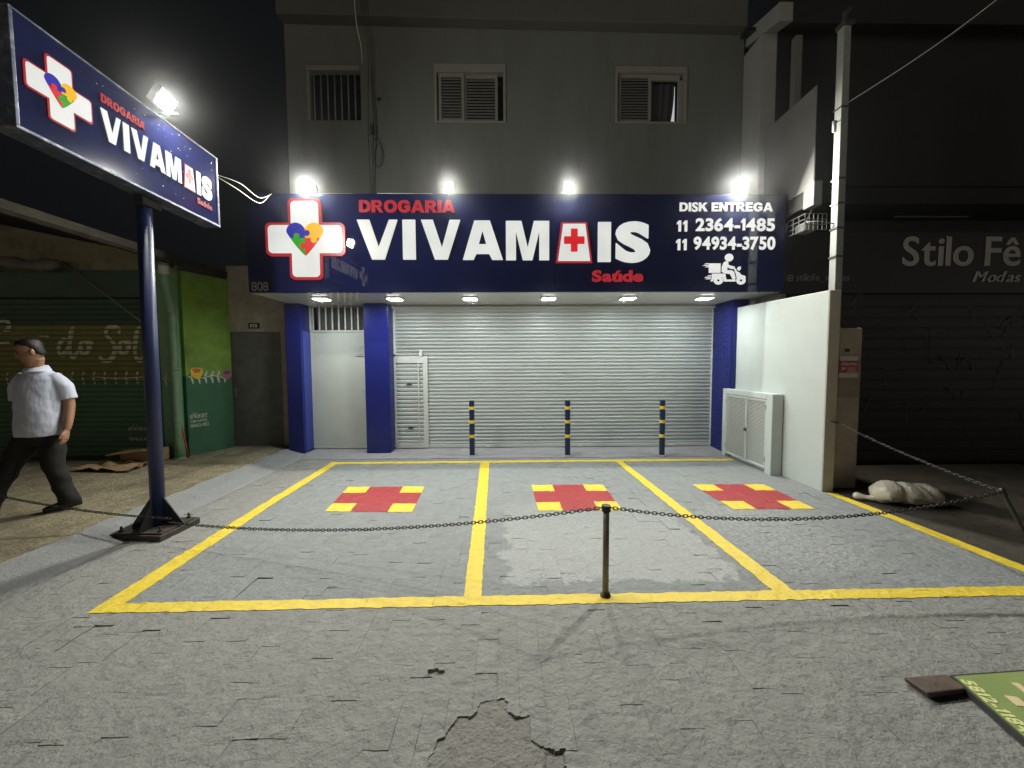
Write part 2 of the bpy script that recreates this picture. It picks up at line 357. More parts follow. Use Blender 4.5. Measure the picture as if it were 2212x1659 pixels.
m_curt = mat('dark_curtain', (0.03, 0.03, 0.032), 0.9, 0.2, 10)
m_redsign = mat('red_sign_plate', (0.48, 0.05, 0.06), 0.5, 0.15, 12)
m_whitesign = mat('white_sign_print', (0.62, 0.60, 0.57), 0.5, 0.1, 12)
m_board = mat('green_board', (0.285, 0.36, 0.125), 0.45, 0.12, 5, 0.05, 40, stain=(0.17, 0.27, 0.09), sscale=3, samt=0.5)
m_bl_y = mat('pale_yellow_print', (0.78, 0.78, 0.34), 0.5, 0.08, 10)
m_bl_c = mat('cream_print', (0.75, 0.62, 0.36), 0.5, 0.08, 10)
m_bl_d = mat('dark_print', (0.06, 0.09, 0.02), 0.5, 0.08, 10)
m_wood = mat('dark_wood', (0.10, 0.07, 0.052), 0.55, 0.3, 10, 0.3, 40)
m_flowy = mat('mural_yellow', (0.70, 0.48, 0.03), 0.7, 0.1, 10)
m_flowo = mat('mural_orange', (0.55, 0.11, 0.03), 0.7, 0.1, 10)
m_flowp = mat('mural_pink', (0.36, 0.14, 0.17), 0.7, 0.1, 10)
m_flowv = mat('mural_violet', (0.12, 0.06, 0.18), 0.7, 0.1, 10)
m_skin = mat('skin', (0.36, 0.19, 0.115), 0.5, 0.12, 14, 0.15, 120)
m_hair = mat('dark_hair', (0.012, 0.010, 0.009), 0.5, 0.3, 30, 0.5, 90)
m_shirt = mat('white_shirt_cloth', (0.62, 0.66, 0.80), 0.9, 0.06, 9, 0.35, 14, bdist=0.02, stretch=(1.5, 1.5, 0.6))
m_trous = mat('dark_trouser_cloth', (0.018, 0.016, 0.016), 0.9, 0.2, 9, 0.4, 25)
m_shoe = mat('black_shoe', (0.012, 0.012, 0.013), 0.4, 0.2, 9)
m_eye = mat('eye', (0.02, 0.015, 0.012), 0.2, 0.05, 9)
m_handle = mat('handle_metal', (0.35, 0.35, 0.33), 0.35, 0.1, 9, metal=0.6)

E_W = emit('lit_white_acrylic', (0.93, 0.95, 0.90), 0.74, (0.10, 0.10, 0.10))
E_W2 = emit('lit_white_film', (0.95, 0.95, 0.93), 0.79, (0.10, 0.10, 0.10))
E_R = emit('lit_red_acrylic', (0.62, 0.035, 0.05), 0.52, (0.10, 0.006, 0.01))
E_R2 = emit('lit_bright_red', (0.72, 0.018, 0.026), 0.82, (0.10, 0.005, 0.008))
E_B = emit('lit_blue_film', (0.03, 0.03, 0.45), 0.62, (0.005, 0.005, 0.06))
E_Y = emit('lit_yellow_film', (0.95, 0.50, 0.0), 0.85, (0.10, 0.05, 0.0))
E_G = emit('lit_green_film', (0.04, 0.40, 0.01), 0.70, (0.008, 0.06, 0.003))
E_LENS = emit('floodlight_lens', (1.0, 0.96, 0.80), 24.0, (0.8, 0.8, 0.8))
E_LENS2 = emit('floodlight_lens_small', (1.0, 0.95, 0.78), 20.0, (0.8, 0.8, 0.8))
E_DOWN = emit('downlight_diffuser', (1.0, 0.98, 0.92), 14.0, (0.8, 0.8, 0.8))
E_WIN = emit('lit_window', (0.80, 0.82, 0.86), 0.55, (0.5, 0.5, 0.5))

def glass_dark():
    m = mat('dark_glass', (0.01, 0.011, 0.012), 0.08, 0.1, 3); return m
m_glass = glass_dark()

# perforated sheet: round holes let you see the dark inside
def perf():
    m = bpy.data.materials.new('perforated_sheet'); m.use_nodes = True; nt = m.node_tree; N = nt.nodes; L = nt.links
    b = N['Principled BSDF']; b.inputs['Base Color'].default_value = (0.55, 0.57, 0.53, 1); b.inputs['Roughness'].default_value = 0.5
    tc = N.new('ShaderNodeTexCoord'); sp = N.new('ShaderNodeSeparateXYZ'); L.new(tc.outputs['Object'], sp.inputs[0])
    def mth(op, a, b2=None):
        n = N.new('ShaderNodeMath'); n.operation = op
        for i, x in enumerate((a, b2)):
            if x is None: continue
            if isinstance(x, (int, float)): n.inputs[i].default_value = x
            else: L.new(x, n.inputs[i])
        return n.outputs[0]
    zr = mth('MULTIPLY', sp.outputs['Z'], 1 / 0.020); row = mth('FLOOR', zr)
    par = mth('MODULO', row, 2.0); off = mth('MULTIPLY', par, 0.5)
    yr = mth('ADD', mth('MULTIPLY', sp.outputs['Y'], 1 / 0.020), off)
    fy = mth('SUBTRACT', mth('FRACT', yr), 0.5); fz = mth('SUBTRACT', mth('FRACT', zr), 0.5)
    d = mth('ADD', mth('MULTIPLY', fy, fy), mth('MULTIPLY', fz, fz)); hole = mth('LESS_THAN', d, 0.36 * 0.36)
    tr = N.new('ShaderNodeBsdfTransparent'); mx = N.new('ShaderNodeMixShader')
    L.new(hole, mx.inputs[0]); L.new(b.outputs[0], mx.inputs[1]); L.new(tr.outputs[0], mx.inputs[2]); L.new(mx.outputs[0], N['Material Output'].inputs[0])
    return m
m_perf = perf()

# painted stone paving: cool fresh paint inside the bays, older warm paint outside, two glossy fresh-paint patches with pale glints put into the colour
def paving():
    m = bpy.data.materials.new('painted_stone'); m.use_nodes = True; nt = m.node_tree; N = nt.nodes; L = nt.links
    b = N['Principled BSDF']; tc = N.new('ShaderNodeTexCoord'); sp = N.new('ShaderNodeSeparateXYZ'); L.new(tc.outputs['Object'], sp.inputs[0])
    def mth(op, a, b2=None, c2=None):
        n = N.new('ShaderNodeMath'); n.operation = op
        for i, x in enumerate((a, b2, c2)):
            if x is None: continue
            if isinstance(x, (int, float)): n.inputs[i].default_value = x
            else: L.new(x, n.inputs[i])
        return n.outputs[0]
    def noise(s, d=8, rg=0.65):
        n = N.new('ShaderNodeTexNoise'); n.inputs['Scale'].default_value = s; n.inputs['Detail'].default_value = d; n.inputs['Roughness'].default_value = rg
        L.new(tc.outputs['Object'], n.inputs['Vector']); return n.outputs['Fac']
    def rng(x, a, b2, c, d):
        n = N.new('ShaderNodeMapRange'); L.new(x, n.inputs[0])
        for i, v in enumerate((a, b2, c, d)): n.inputs[i + 1].default_value = v
        return n.outputs[0]
    def mixc(fac, A, B):
        n = N.new('ShaderNodeMix'); n.data_type = 'RGBA'
        if isinstance(fac, (int, float)): n.inputs['Factor'].default_value = fac
        else: L.new(fac, n.inputs['Factor'])
        for k, x in (('A', A), ('B', B)):
            if isinstance(x, tuple): n.inputs[k].default_value = (*x, 1)
            else: L.new(x, n.inputs[k])
        return n.outputs['Result']
    X, Y = sp.outputs['X'], sp.outputs['Y']
    wob = mth('MULTIPLY', mth('SUBTRACT', noise(5, 6), 0.5), 0.55)
    xw = mth('ADD', X, wob); yw = mth('ADD', Y, wob)
    def band(v, a, b2, s):
        return mth('MULTIPLY', rng(v, a - s, a + s, 0, 1), rng(v, b2 - s, b2 + s, 1, 0))
    bay = mth('MULTIPLY', band(yw, 2.45, 9, 0.10), band(X, -2.7, 9, 0.1))
    # individual stones differ slightly
    wn = N.new('ShaderNodeAttribute'); wn.attribute_name = 'stone'; st = wn.outputs['Fac']
    base = mixc(bay, (0.262, 0.260, 0.245), (0.240, 0.256, 0.256))
    v = mth('MULTIPLY', rng(noise(9), 0.25, 0.75, 0.84, 1.14), rng(st, 0, 1, 0.965, 1.03))
    v = mth('MULTIPLY', v, rng(noise(70, 4), 0.3, 0.7, 0.93, 1.07))
    vm = N.new('ShaderNodeMix'); vm.data_type = 'RGBA'; vm.blend_type = 'MULTIPLY'; vm.inputs['Factor'].default_value = 1; L.new(base, vm.inputs['A']); L.new(v, vm.inputs['B'])
    worn = rng(noise(2.1, 10, 0.72), 0.50, 0.70, 0, 0.5)
    c = mixc(worn, vm.outputs['Result'], (0.226, 0.225, 0.21))
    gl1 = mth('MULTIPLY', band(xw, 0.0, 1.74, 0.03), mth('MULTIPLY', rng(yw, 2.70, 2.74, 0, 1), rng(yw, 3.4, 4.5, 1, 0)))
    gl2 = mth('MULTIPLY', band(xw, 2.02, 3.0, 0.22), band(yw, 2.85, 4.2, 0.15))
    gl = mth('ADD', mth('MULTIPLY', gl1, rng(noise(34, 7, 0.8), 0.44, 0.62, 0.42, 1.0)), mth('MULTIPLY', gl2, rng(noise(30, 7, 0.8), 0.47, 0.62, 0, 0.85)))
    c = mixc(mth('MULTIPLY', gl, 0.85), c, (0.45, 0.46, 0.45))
    L.new(c, b.inputs['Base Color'])
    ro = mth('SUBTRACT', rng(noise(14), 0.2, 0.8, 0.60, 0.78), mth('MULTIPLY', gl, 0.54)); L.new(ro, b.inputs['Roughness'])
    n1 = noise(26, 9, 0.62); n2 = noise(120, 4)
    hgt = mth('ADD', n1, mth('MULTIPLY', n2, 0.15))
    bp = N.new('ShaderNodeBump'); bp.inputs['Strength'].default_value = 1.0; bp.inputs['Distance'].default_value = 0.016
    L.new(hgt, bp.inputs['Height']); L.new(bp.outputs[0], b.inputs['Normal'])
    return m
m_pave = paving()

# ------------------------------------------------------------------ value noise for geometry
TB = RNG.random((256, 256))
def vnoise(x, y):
    x = np.asarray(x, float); y = np.asarray(y, float)
    xi = np.floor(x).astype(int); yi = np.floor(y).astype(int); fx = x - xi; fy = y - yi
    fx = fx * fx * (3 - 2 * fx); fy = fy * fy * (3 - 2 * fy)
    g = lambda a, b: TB[a & 255, b & 255]
    return (g(xi, yi) * (1 - fx) + g(xi + 1, yi) * fx) * (1 - fy) + (g(xi, yi + 1) * (1 - fx) + g(xi + 1, yi + 1) * fx) * fy - 0.5

# ================================================================== SETTING: ground
gb = MB(); gb.add([(-24, -14, -0.06), (24, -14, -0.06), (24, 20, -0.06), (-24, 20, -0.06)], [(0, 1, 2, 3)])
tag(gb.build('ground', m_asph, recalc=False), kind='structure')

# --- stone paving of the forecourt (one stone = a small rough slab, heights and tilts differ)
PX0, PX1, PY0, PY1 = -3.46, 3.98, 0.25, 6.42
cols = []; x = PX0
while x < PX1 - 0.03:
    wd = 0.115 * RNG.uniform(0.93, 1.07); x1 = min(PX1, x + wd)
    ys = [PY0]; y = PY0 + RNG.uniform(0.05, 0.23)
    while y < PY1 - 0.05:
        ys.append(y); y += RNG.uniform(0.195, 0.262)
    ys.append(PY1); n = len(ys) - 1
    h = RNG.normal(0, 0.0008, n); big = RNG.random(n) < 0.03; h = h + big * RNG.normal(0, 0.004, n)
    cols.append((x, x1, np.array(ys), h, RNG.normal(0, 0.009, n), RNG.normal(0, 0.009, n), RNG.random(n), np.where(RNG.random(n) < 0.55, RNG.uniform(0.0004, 0.0019, n), 0.0), np.where(RNG.random(n) < 0.14, RNG.uniform(0.0006, 0.0022, n), 0.0)))
    x = x1
CX0 = np.array([c[0] for c in cols])
def stone_h(i, j, X, Y):
    c = cols[i]; cx = (c[0] + c[1]) / 2; cy = (c[2][j] + c[2][j + 1]) / 2
    return c[3][j] + c[4][j] * (X - cx) + c[5][j] * (Y - cy) + vnoise(X * 20 + 3, Y * 20) * 0.0055 + vnoise(X * 24 + i * 7.3, Y * 24 + j * 3.1) * 0.002 + vnoise(X * 60 + 5, Y * 60) * 0.0018
def ground_h(X, Y):
    X = np.asarray(X, float); Y = np.asarray(Y, float); out = np.zeros_like(X)
    I = np.clip(np.searchsorted(CX0, X, 'right') - 1, 0, len(cols) - 1)
    inside = (X > PX0) & (X < PX1) & (Y > PY0) & (Y < PY1)
    for i in np.unique(I[inside]):
        m = inside & (I == i); c = cols[i]
        J = np.clip(np.searchsorted(c[2], Y[m], 'right') - 1, 0, len(c[3]) - 1); xs = X[m]; yy = Y[m]; o = np.zeros(len(xs))
        for j in np.unique(J):
            k = J == j; o[k] = stone_h(i, j, xs[k], yy[k])
        out[m] = o
    return out
HOLE = [(-0.33, 1.20), (-0.31, 1.53), (-0.285, 1.555), (-0.235, 1.64), (-0.225, 1.66), (-0.14, 1.665), (-0.125, 1.735), (-0.012, 1.742), (-0.004, 1.69), (0.03, 1.655), (0.095, 1.65), (0.10, 1.55), (0.135, 1.515), (0.165, 1.50), (0.228, 1.50), (0.232, 1.20)]
HOLES = [HOLE, [(-0.415, 1.935), (-0.40, 1.90), (-0.335, 1.895), (-0.325, 1.93)]]
def in_poly(x, y, P):
    c = False; j = len(P) - 1
    for i in range(len(P)):
        if ((P[i][1] > y) != (P[j][1] > y)) and (x < (P[j][0] - P[i][0]) * (y - P[i][1]) / (P[j][1] - P[i][1] + 1e-12) + P[i][0]): c = not c
        j = i
    return c
V = []; F = []; A = []; nv = 0
for i, c in enumerate(cols):
    for j in range(len(c[3])):
        y0, y1 = c[2][j], c[2][j + 1]; near = y0 < 2.7
        gx = c[7][j] / 2; gy = c[8][j] / 2
        hole = (-0.5 < (c[0] + c[1]) / 2 < 0.62) and y0 < 2.3
        nx, ny = (15, 31) if hole else ((7, 13) if near else (5, 9))
        X = np.linspace(c[0] + gx, c[1] - gx, nx); Y = np.linspace(y0 + gy, y1 - gy, ny); XX, YY = np.meshgrid(X, Y)
        Z = stone_h(i, j, XX, YY)
        # chipped, slightly rounded arrises
        ex = np.minimum(XX - X[0], X[-1] - XX); ey = np.minimum(YY - Y[0], Y[-1] - YY); e = np.minimum(ex, ey)
        Z = Z - 0.0015 * np.exp(-e / 0.004) * (0.5 + vnoise(XX * 45, YY * 45) * 1.2)
        base = nv; n = nx * ny
        low = np.zeros((ny, nx), bool)
        if hole:
            for b in range(ny):
                for a in range(nx):
                    for Pq in HOLES:
                        if in_poly(XX[b, a] + vnoise(XX[b, a] * 40, YY[b, a] * 40) * 0.02, YY[b, a] + vnoise(XX[b, a] * 40 + 9, YY[b, a] * 40) * 0.02, Pq): low[b, a] = True
            Z = np.where(low, -0.017, Z)
        V.append(np.stack([XX.ravel(), YY.ravel(), Z.ravel()], 1))
        for b in range(ny - 1):
            for a in range(nx - 1):
                if low[b, a] and low[b, a + 1] and low[b + 1, a] and low[b + 1, a + 1]: continue
                F.append((base + b * nx + a, base + b * nx + a + 1, base + (b + 1) * nx + a + 1, base + (b + 1) * nx + a)); A.append(c[6][j])
        # skirt
        ring = [b * nx for b in range(0)] + list(range(nx)) + [b * nx + nx - 1 for b in range(1, ny)] + [(ny - 1) * nx + a for a in range(nx - 2, -1, -1)] + [b * nx for b in range(ny - 2, 0, -1)]
        pts = V[-1][ring].copy(); pts[:, 2] = -0.03; V.append(pts); k = base + n; m = len(ring)
        for q in range(m):
            q2 = (q + 1) % m; F.append((base + ring[q2], base + ring[q], k + q, k + q2)); A.append(c[6][j])
        nv += n + m
me = bpy.data.meshes.new('paving'); me.from_pydata(np.concatenate(V).tolist(), [], F)
at = me.attributes.new('stone', 'FLOAT', 'FACE'); at.data.foreach_set('value', np.array(A, dtype=np.float32)); me.materials.append(m_pave)
pv = bpy.data.objects.new('paving', me); COL.objects.link(pv); tag(pv, kind='structure')

# bedding under the stones, seen where stones are broken away
XX, YY = np.meshgrid(np.linspace(PX0, PX1, 60), np.linspace(PY0, PY1, 50))
mb = MB(); mb.add([(x, y, -0.013) for x, y in zip(XX.ravel(), YY.ravel())], [(b * 60 + a, b * 60 + a + 1, (b + 1) * 60 + a + 1, (b + 1) * 60 + a) for b in range(49) for a in range(59)])
tag(mb.build('mortar_bed', m_mortar, origin=(0, 0, 0), recalc=False), kind='structure')
gx = np.linspace(-0.40, 0.30, 90); gy = np.linspace(1.2, 1.78, 80); XX, YY = np.meshgrid(gx, gy)
pit = np.exp(-(((XX - 0.19) / 0.036) ** 4 + ((YY - 1.42) / 0.075) ** 4))
ZZ = -0.0068 + vnoise(XX * 26, YY * 26) * 0.006 + vnoise(XX * 80, YY * 80) * 0.003 - pit * 0.03 + 0.004 * np.clip((1.6 - YY) * 3, 0, 1)
mb = MB(); mb.add(list(zip(XX.ravel(), YY.ravel(), ZZ.ravel())), [(b * 90 + a, b * 90 + a + 1, (b + 1) * 90 + a + 1, (b + 1) * 90 + a) for b in range(79) for a in range(89)])
tag(mb.build('broken_mortar', m_mortar, origin=(0, 0, 0), recalc=False), kind='structure')

# apron strip in front of the shutter
XX, YY = np.meshgrid(np.linspace(-3.5, 3.95, 150), np.linspace(6.38, 7.12, 18))
ZZ = 0.006 + vnoise(XX * 3, YY * 3) * 0.006 + 0.028 * np.clip((YY - 6.42) / 0.5, 0, 1)
mb = MB(); mb.add(list(zip(XX.ravel(), YY.ravel(), ZZ.ravel())), [(b * 150 + a, b * 150 + a + 1, (b + 1) * 150 + a + 1, (b + 1) * 150 + a) for b in range(17) for a in range(149)])
tag(mb.build('apron', m_apron, smooth=True, origin=(0, 0, 0), recalc=False), kind='structure')
# sloping kerb ramp on the left, and the neighbour's raised sidewalk
ny = 130; ys = np.linspace(0.25, 7.05, ny); tt = np.linspace(0, 1, 9); vs = []
for y in ys:
    for t in tt:
        xa = -3.44 + vnoise(y * 2.0, 3.3) * 0.03; xb = -3.86 + 0.02 * (6 - y) / 3 + vnoise(y * 5.0, 8.1) * 0.05
        x = xa + (xb - xa) * t; z = 0.105 * t - 0.004 * (t == 0) + vnoise(x * 9, y * 9) * 0.012 * (0.3 + t)
        vs.append((x, y, z))
mb = MB(); mb.add(vs, [(b * 9 + a, (b + 1) * 9 + a, (b + 1) * 9 + a + 1, b * 9 + a + 1) for b in range(ny - 1) for a in range(8)])
tag(mb.build('kerb_ramp', m_ramp, smooth=True, origin=(0, 0, 0), recalc=False), kind='structure')
nx = 100; xs = np.linspace(-12, -3.82, nx); ys = np.linspace(0.0, 7.1, 90); XX, YY = np.meshgrid(xs, ys)
ZZ = 0.095 + vnoise(XX * 1.3, YY * 1.3) * 0.012 + vnoise(XX * 6, YY * 6) * 0.006
ck = np.abs(vnoise(XX * 1.1 + 30, YY * 0.7 + 11)); ZZ = ZZ - 0.014 * np.exp(-(ck / 0.012) ** 2)
mb = MB(); mb.add(list(zip(XX.ravel(), YY.ravel(), ZZ.ravel())), [(b * nx + a, b * nx + a + 1, (b + 1) * nx + a + 1, (b + 1) * nx + a) for b in range(89) for a in range(nx - 1)])
tag(mb.build('sidewalk', m_walk, smooth=True, origin=(0, 0, 0), recalc=False), kind='structure')
# neighbour's dark concrete to the right
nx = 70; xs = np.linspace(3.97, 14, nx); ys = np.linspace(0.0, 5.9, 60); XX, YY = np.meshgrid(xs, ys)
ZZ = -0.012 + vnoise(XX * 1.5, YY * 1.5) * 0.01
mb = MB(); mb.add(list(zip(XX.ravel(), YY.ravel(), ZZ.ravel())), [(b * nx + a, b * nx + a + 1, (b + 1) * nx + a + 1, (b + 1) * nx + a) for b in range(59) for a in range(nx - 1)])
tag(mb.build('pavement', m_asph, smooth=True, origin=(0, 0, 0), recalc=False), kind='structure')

# --- painted markings follow the stones
def sheet(mb, q, res=0.007, lift=0.0030, wob=0.006):
    q = [np.array(p, float) for p in q]; n = max(2, int(np.linalg.norm(q[1] - q[0]) / res)); m = max(2, int(np.linalg.norm(q[3] - q[0]) / res))
    if n > 400: n = 400
    if m > 500: m = 500
    s = np.linspace(0, 1, n); t = np.linspace(0, 1, m); S, T = np.meshgrid(s, t)
    X = (q[0][0] * (1 - S) + q[1][0] * S) * (1 - T) + (q[3][0] * (1 - S) + q[2][0] * S) * T
    Y = (q[0][1] * (1 - S) + q[1][1] * S) * (1 - T) + (q[3][1] * (1 - S) + q[2][1] * S) * T
    es = (np.abs(S - 0.5) > 0.4999); et = (np.abs(T - 0.5) > 0.4999)
    X = X + (es | et) * vnoise(X * 28 + 3, Y * 28) * wob * 1.6; Y = Y + (es | et) * vnoise(X * 28, Y * 28 + 7) * wob * 1.6
    Z = ground_h(X, Y) + lift
    mb.add(list(zip(X.ravel(), Y.ravel(), Z.ravel())), [(b * n + a, b * n + a + 1, (b + 1) * n + a + 1, (b + 1) * n + a) for b in range(m - 1) for a in range(n - 1)])
mb = MB()
for q in ([(-2.712, 2.432), (-0.3, 2.455), (-0.3, 2.560), (-2.56, 2.534)], [(-0.3, 2.455), (1.9, 2.468), (1.9, 2.573), (-0.3, 2.560)], [(1.9, 2.468), (3.97, 2.482), (3.97, 2.588), (1.9, 2.573)],
          [(-2.712, 2.432), (-2.56, 2.534), (-2.66, 4.3), (-2.79, 4.3)], [(-2.79, 4.3), (-2.66, 4.3), (-2.70, 6.08), (-2.83, 6.20)],
          [(-2.83, 6.20), (-2.70, 6.08), (0.5, 6.09), (0.5, 6.21)], [(0.5, 6.21), (0.5, 6.09), (3.70, 6.10), (3.70, 6.21)],
          [(-0.297, 2.56), (-0.177, 2.56), (-0.275, 6.09), (-0.416, 6.09)], [(1.854, 2.572), (2.0, 2.572), (1.873, 6.10), (1.762, 6.10)],
          [(3.90, 2.588), (3.965, 2.588), (3.935, 4.52), (3.872, 4.52)]):
    sheet(mb, q, 0.009)
# right line runs out beyond the stones
mb2 = [(3.966, 2.48), (4.04, 2.48), (3.99, 4.50), (3.936, 4.52)]; sheet(mb, mb2, 0.012)
tag(mb.build('road_marking', m_line, origin=(0, 0, 0), recalc=False), kind='structure')
CR = {'left': [(-1.969, 4.116), (-1.017, 4.07), (-1.066, 4.931), (-2.056, 4.942)], 'middle': [(0.341, 4.066), (1.255, 4.065), (1.258, 4.936), (0.325, 4.946)], 'right': [(2.59, 4.054), (3.27, 4.036), (3.371, 4.891), (2.401, 4.901)]}
CR['right'] = [(2.455, 4.054), (3.345, 4.036), (3.355, 4.891), (2.42, 4.901)]
LB = {'left': 'red cross with yellow corners painted in the left parking bay', 'middle': 'red cross with yellow corners painted in the middle parking bay, behind the chain post', 'right': 'red cross with yellow corners painted in the right parking bay, beside the low white wall'}
for k, q in CR.items():
    q = [np.array(p) for p in q]
    def B(s, t): return (q[0] * (1 - s) + q[1] * s) * (1 - t) + (q[3] * (1 - s) + q[2] * s) * t
    ro = thing('painted_cross', LB[k], 'ground marking', (float(B(.5, .5)[0]), float(B(.5, .5)[1]), 0), 'crosses painted in the parking bays')
    a, b2 = 0.29, 0.72
    mb = MB(); sheet(mb, [B(a, 0), B(b2, 0), B(b2, 1), B(a, 1)], 0.008, wob=0.003); sheet(mb, [B(0, a), B(a, a), B(a, b2), B(0, b2)], 0.008, wob=0.003); sheet(mb, [B(b2, a), B(1, a), B(1, b2), B(b2, b2)], 0.008, wob=0.003)
    mb.build('red_cross', m_redp, ro, recalc=False)
    for s0, s1, t0, t1 in ((0, a, 0, a), (b2, 1, 0, a), (0, a, b2, 1), (b2, 1, b2, 1)):
        mb = MB(); sheet(mb, [B(s0, t0), B(s1, t0), B(s1, t1), B(s0, t1)], 0.009, wob=0.003); mb.build('yellow_corner', m_line, ro, recalc=False)

# ================================================================== PHARMACY BUILDING
bd = thing('shop_building', 'two-storey grey shop building with roller shutter below and three small windows above', 'building', (0.2, 6.9, 0))
WINS = [(-3.30, -2.41, 5.683, 6.55), (-1.18, 0.025, 5.654, 6.596), (1.872, 3.093, 5.656, 6.576)]
YW = 6.75; X0, X1 = -3.645, 4.06
mb = MB(); xs = [X0] + [v for wn in WINS for v in wn[:2]] + [X1]
zb, zt = 2.70, 7.9
for a in range(0, len(xs) - 1, 2): mb.box(xs[a], xs[a + 1], YW, YW + 0.2, zb, zt)
for wn in WINS:
    mb.box(wn[0], wn[1], YW, YW + 0.2, zb, wn[2]); mb.box(wn[0], wn[1], YW, YW + 0.2, wn[3], zt)
mb.box(X0, X0 + 0.2, YW + 0.2, 13, zb, zt); mb.box(X1 - 0.2, X1, YW + 0.2, 13, zb, zt); mb.box(X0, X1, 12.8, 13, 0, zt)
mb.build('wall', m_wall, bd, recalc=True)
mb = MB(); mb.hexa([(X0 - 0.02, 6.55, 7.22), (3.99, 6.55, 7.10), (3.99, 6.749, 7.10), (X0 - 0.02, 6.749, 7.22)], [(X0 - 0.02, 6.55, 9.0), (3.99, 6.55, 9.0), (3.99, 6.749, 9.0), (X0 - 0.02, 6.749, 9.0)])
mb.build('eave_beam', m_band, bd, bevel=0.01)
mb = MB(); mb.box(X0 + 0.2, X1 - 0.2, 7.35, 7.4, 2.72, 7.8); mb.build('dark_backing', m_dark, bd)  # dark sheet standing for the unlit rooms behind the windows
# columns
def column(x0, x1, y0, y1, brick_side):
    mb = MB(); mb.box(x0, x1, y0, y1, -0.02, 2.635); c = mb.build('column', m_blue, bd, bevel=0.006)
    if brick_side:
        xx = x1 if brick_side > 0 else x0; s = brick_side; mb = MB(); z = 0.04; k = 0
        while z < 2.55:
            yy = y0 + 0.03
            while yy < y1 - 0.02:
                ye = min(y1 - 0.005, yy + (0.19 if (k % 2 or yy > y0 + .04) else 0.1)); mb.box(min(xx, xx + s * 0.008), max(xx, xx + s * 0.008), yy, ye, z, z + 0.058); yy = ye + 0.008
            z += 0.066; k += 1
        mb.build('brick_facing', m_bluebrick, c)
column(-3.80, -3.535, 6.72, 7.10, 0); column(-2.45, -2.035, 6.72, 7.10, 1); column(3.79, 4.05, 6.40, 7.10, -1)
# narrow lighter strip on the left column's inner face, only as high as the door
mb = MB(); mb.box(-3.535, -3.527, 6.78, 7.04, 0.05, 2.17); mb.build('side_strip', mat('lighter_blue', (0.035, 0.05, 0.30), 0.4, 0.1, 5), bd)
# side fill walls of the ground floor
mb = MB(); mb.box(-3.53, 3.79, 7.32, 7.4, 0, 2.72); mb.build('back_wall', mat('grey_back_wall', (0.14, 0.145, 0.14), 0.8), bd)
# entrance door with grille above
mb = MB(); mb.box(-3.53, -2.46, 7.05, 7.09, 0.045, 2.165); dr = mb.build('entrance_door', m_door, bd, bevel=0.004)
mb = MB(); mb.box(-3.53, -2.46, 7.035, 7.05, 2.165, 2.20); mb.box(-3.53, -3.50, 7.035, 7.05, 0.045, 2.165); mb.box(-3.53, -2.46, 7.036, 7.049, 0.045, 0.075); mb.build('door_frame', m_door, dr, bevel=0.003)
mb = MB(); mb.tube([(-2.52, 7.05, 1.12), (-2.52, 7.0, 1.12), (-2.62, 6.99, 1.115)], 0.009, 8); mb.box(-2.55, -2.50, 7.044, 7.049, 0.98, 1.17); mb.build('handle', m_handle, dr, smooth=False)
mb = MB(); mb.box(-2.72, -2.50, 7.03, 7.049, 1.735, 1.755); mb.box(-2.71, -2.50, 7.03, 7.049, 1.845, 1.865); mb.box(-2.695, -2.52, 7.034, 7.049, 1.765, 1.835)
mb.ribbon([(-2.72, 1.87), (-2.66, 1.885), (-2.61, 1.93), (-2.56, 1.885), (-2.50, 1.87)], 0.016, FY(7.03)); mb.build('letter_slot', m_door, dr)
mb = MB()
for k in range(9): mb.box(-3.475 + k * 0.115, -3.453 + k * 0.115, 7.02, 7.035, 2.20, 2.632)
mb.box(-3.53, -3.49, 7.02, 7.035, 2.20, 2.632); mb.build('door_grille', m_rail, bd)
# roller shutter
SX0, SX1 = -2.027, 3.786; prof = []; z = 0.10; P0 = 0.0655
while z < 2.56:
    for dz, dy in ((0.0, 0.016), (0.001, -0.004), (0.010, -0.012), (0.024, -0.0165), (0.036, -0.0155), (0.0415, -0.010), (0.0422, 0.008), (0.0470, 0.008), (0.0477, -0.011), (0.0520, -0.0135), (0.0560, -0.011), (0.0566, 0.016)): prof.append((7.06 + dy, z + dz))
    z += P0
mb = MB()
mb.add([(x, y, zz) for (y, zz) in prof for x in (SX0, SX1)], [(2 * i, 2 * i + 1, 2 * i + 3, 2 * i + 2) for i in range(len(prof) - 1)])
sh = mb.build('roller_shutter', m_shut, bd, smooth=False)
mb = MB(); mb.box(SX0, SX1, 7.03, 7.06, 0.045, 0.10); 
for k in range(3): mb.box(-0.38 + k * 1.7, -0.30 + k * 1.7, 7.0, 7.03, 0.045, 0.075)
mb.build('bottom_rail', m_rail, sh, bevel=0.004)
mb = MB(); mb.box(SX1 - 0.005, SX1 + 0.03, 7.0, 7.06, 0.03, 2.6); mb.build('guide_rail', m_rail, sh, bevel=0.004)
mb = MB(); mb.box(SX0 - 0.02, SX0 + 0.035, 7.005, 7.06, 1.76, 2.6); mb.build('guide_rail', m_rail, sh, bevel=0.004)
mb = MB(); mb.box(SX0 - 0.02, SX1 + 0.03, 6.93, 6.99, 2.575, 2.605); mb.box(SX0 - 0.02, SX1 + 0.03, 6.96, 7.06, 2.61, 2.632); mb.box(SX0, SX1, 7.0, 7.05, 2.56, 2.58); mb.build('shutter_header', m_rail, sh, bevel=0.003)
mb = MB()
for a in (-2.047, -1.508): mb.box(a, a + (0.05 if a < -2 else 0.085), 7.0, 7.045, 0.05, 1.72)
mb.box(-1.997, -1.508, 7.0, 7.045, 1.60, 1.72); mb.box(-1.997, -1.508, 7.0, 7.045, 0.05, 0.13)
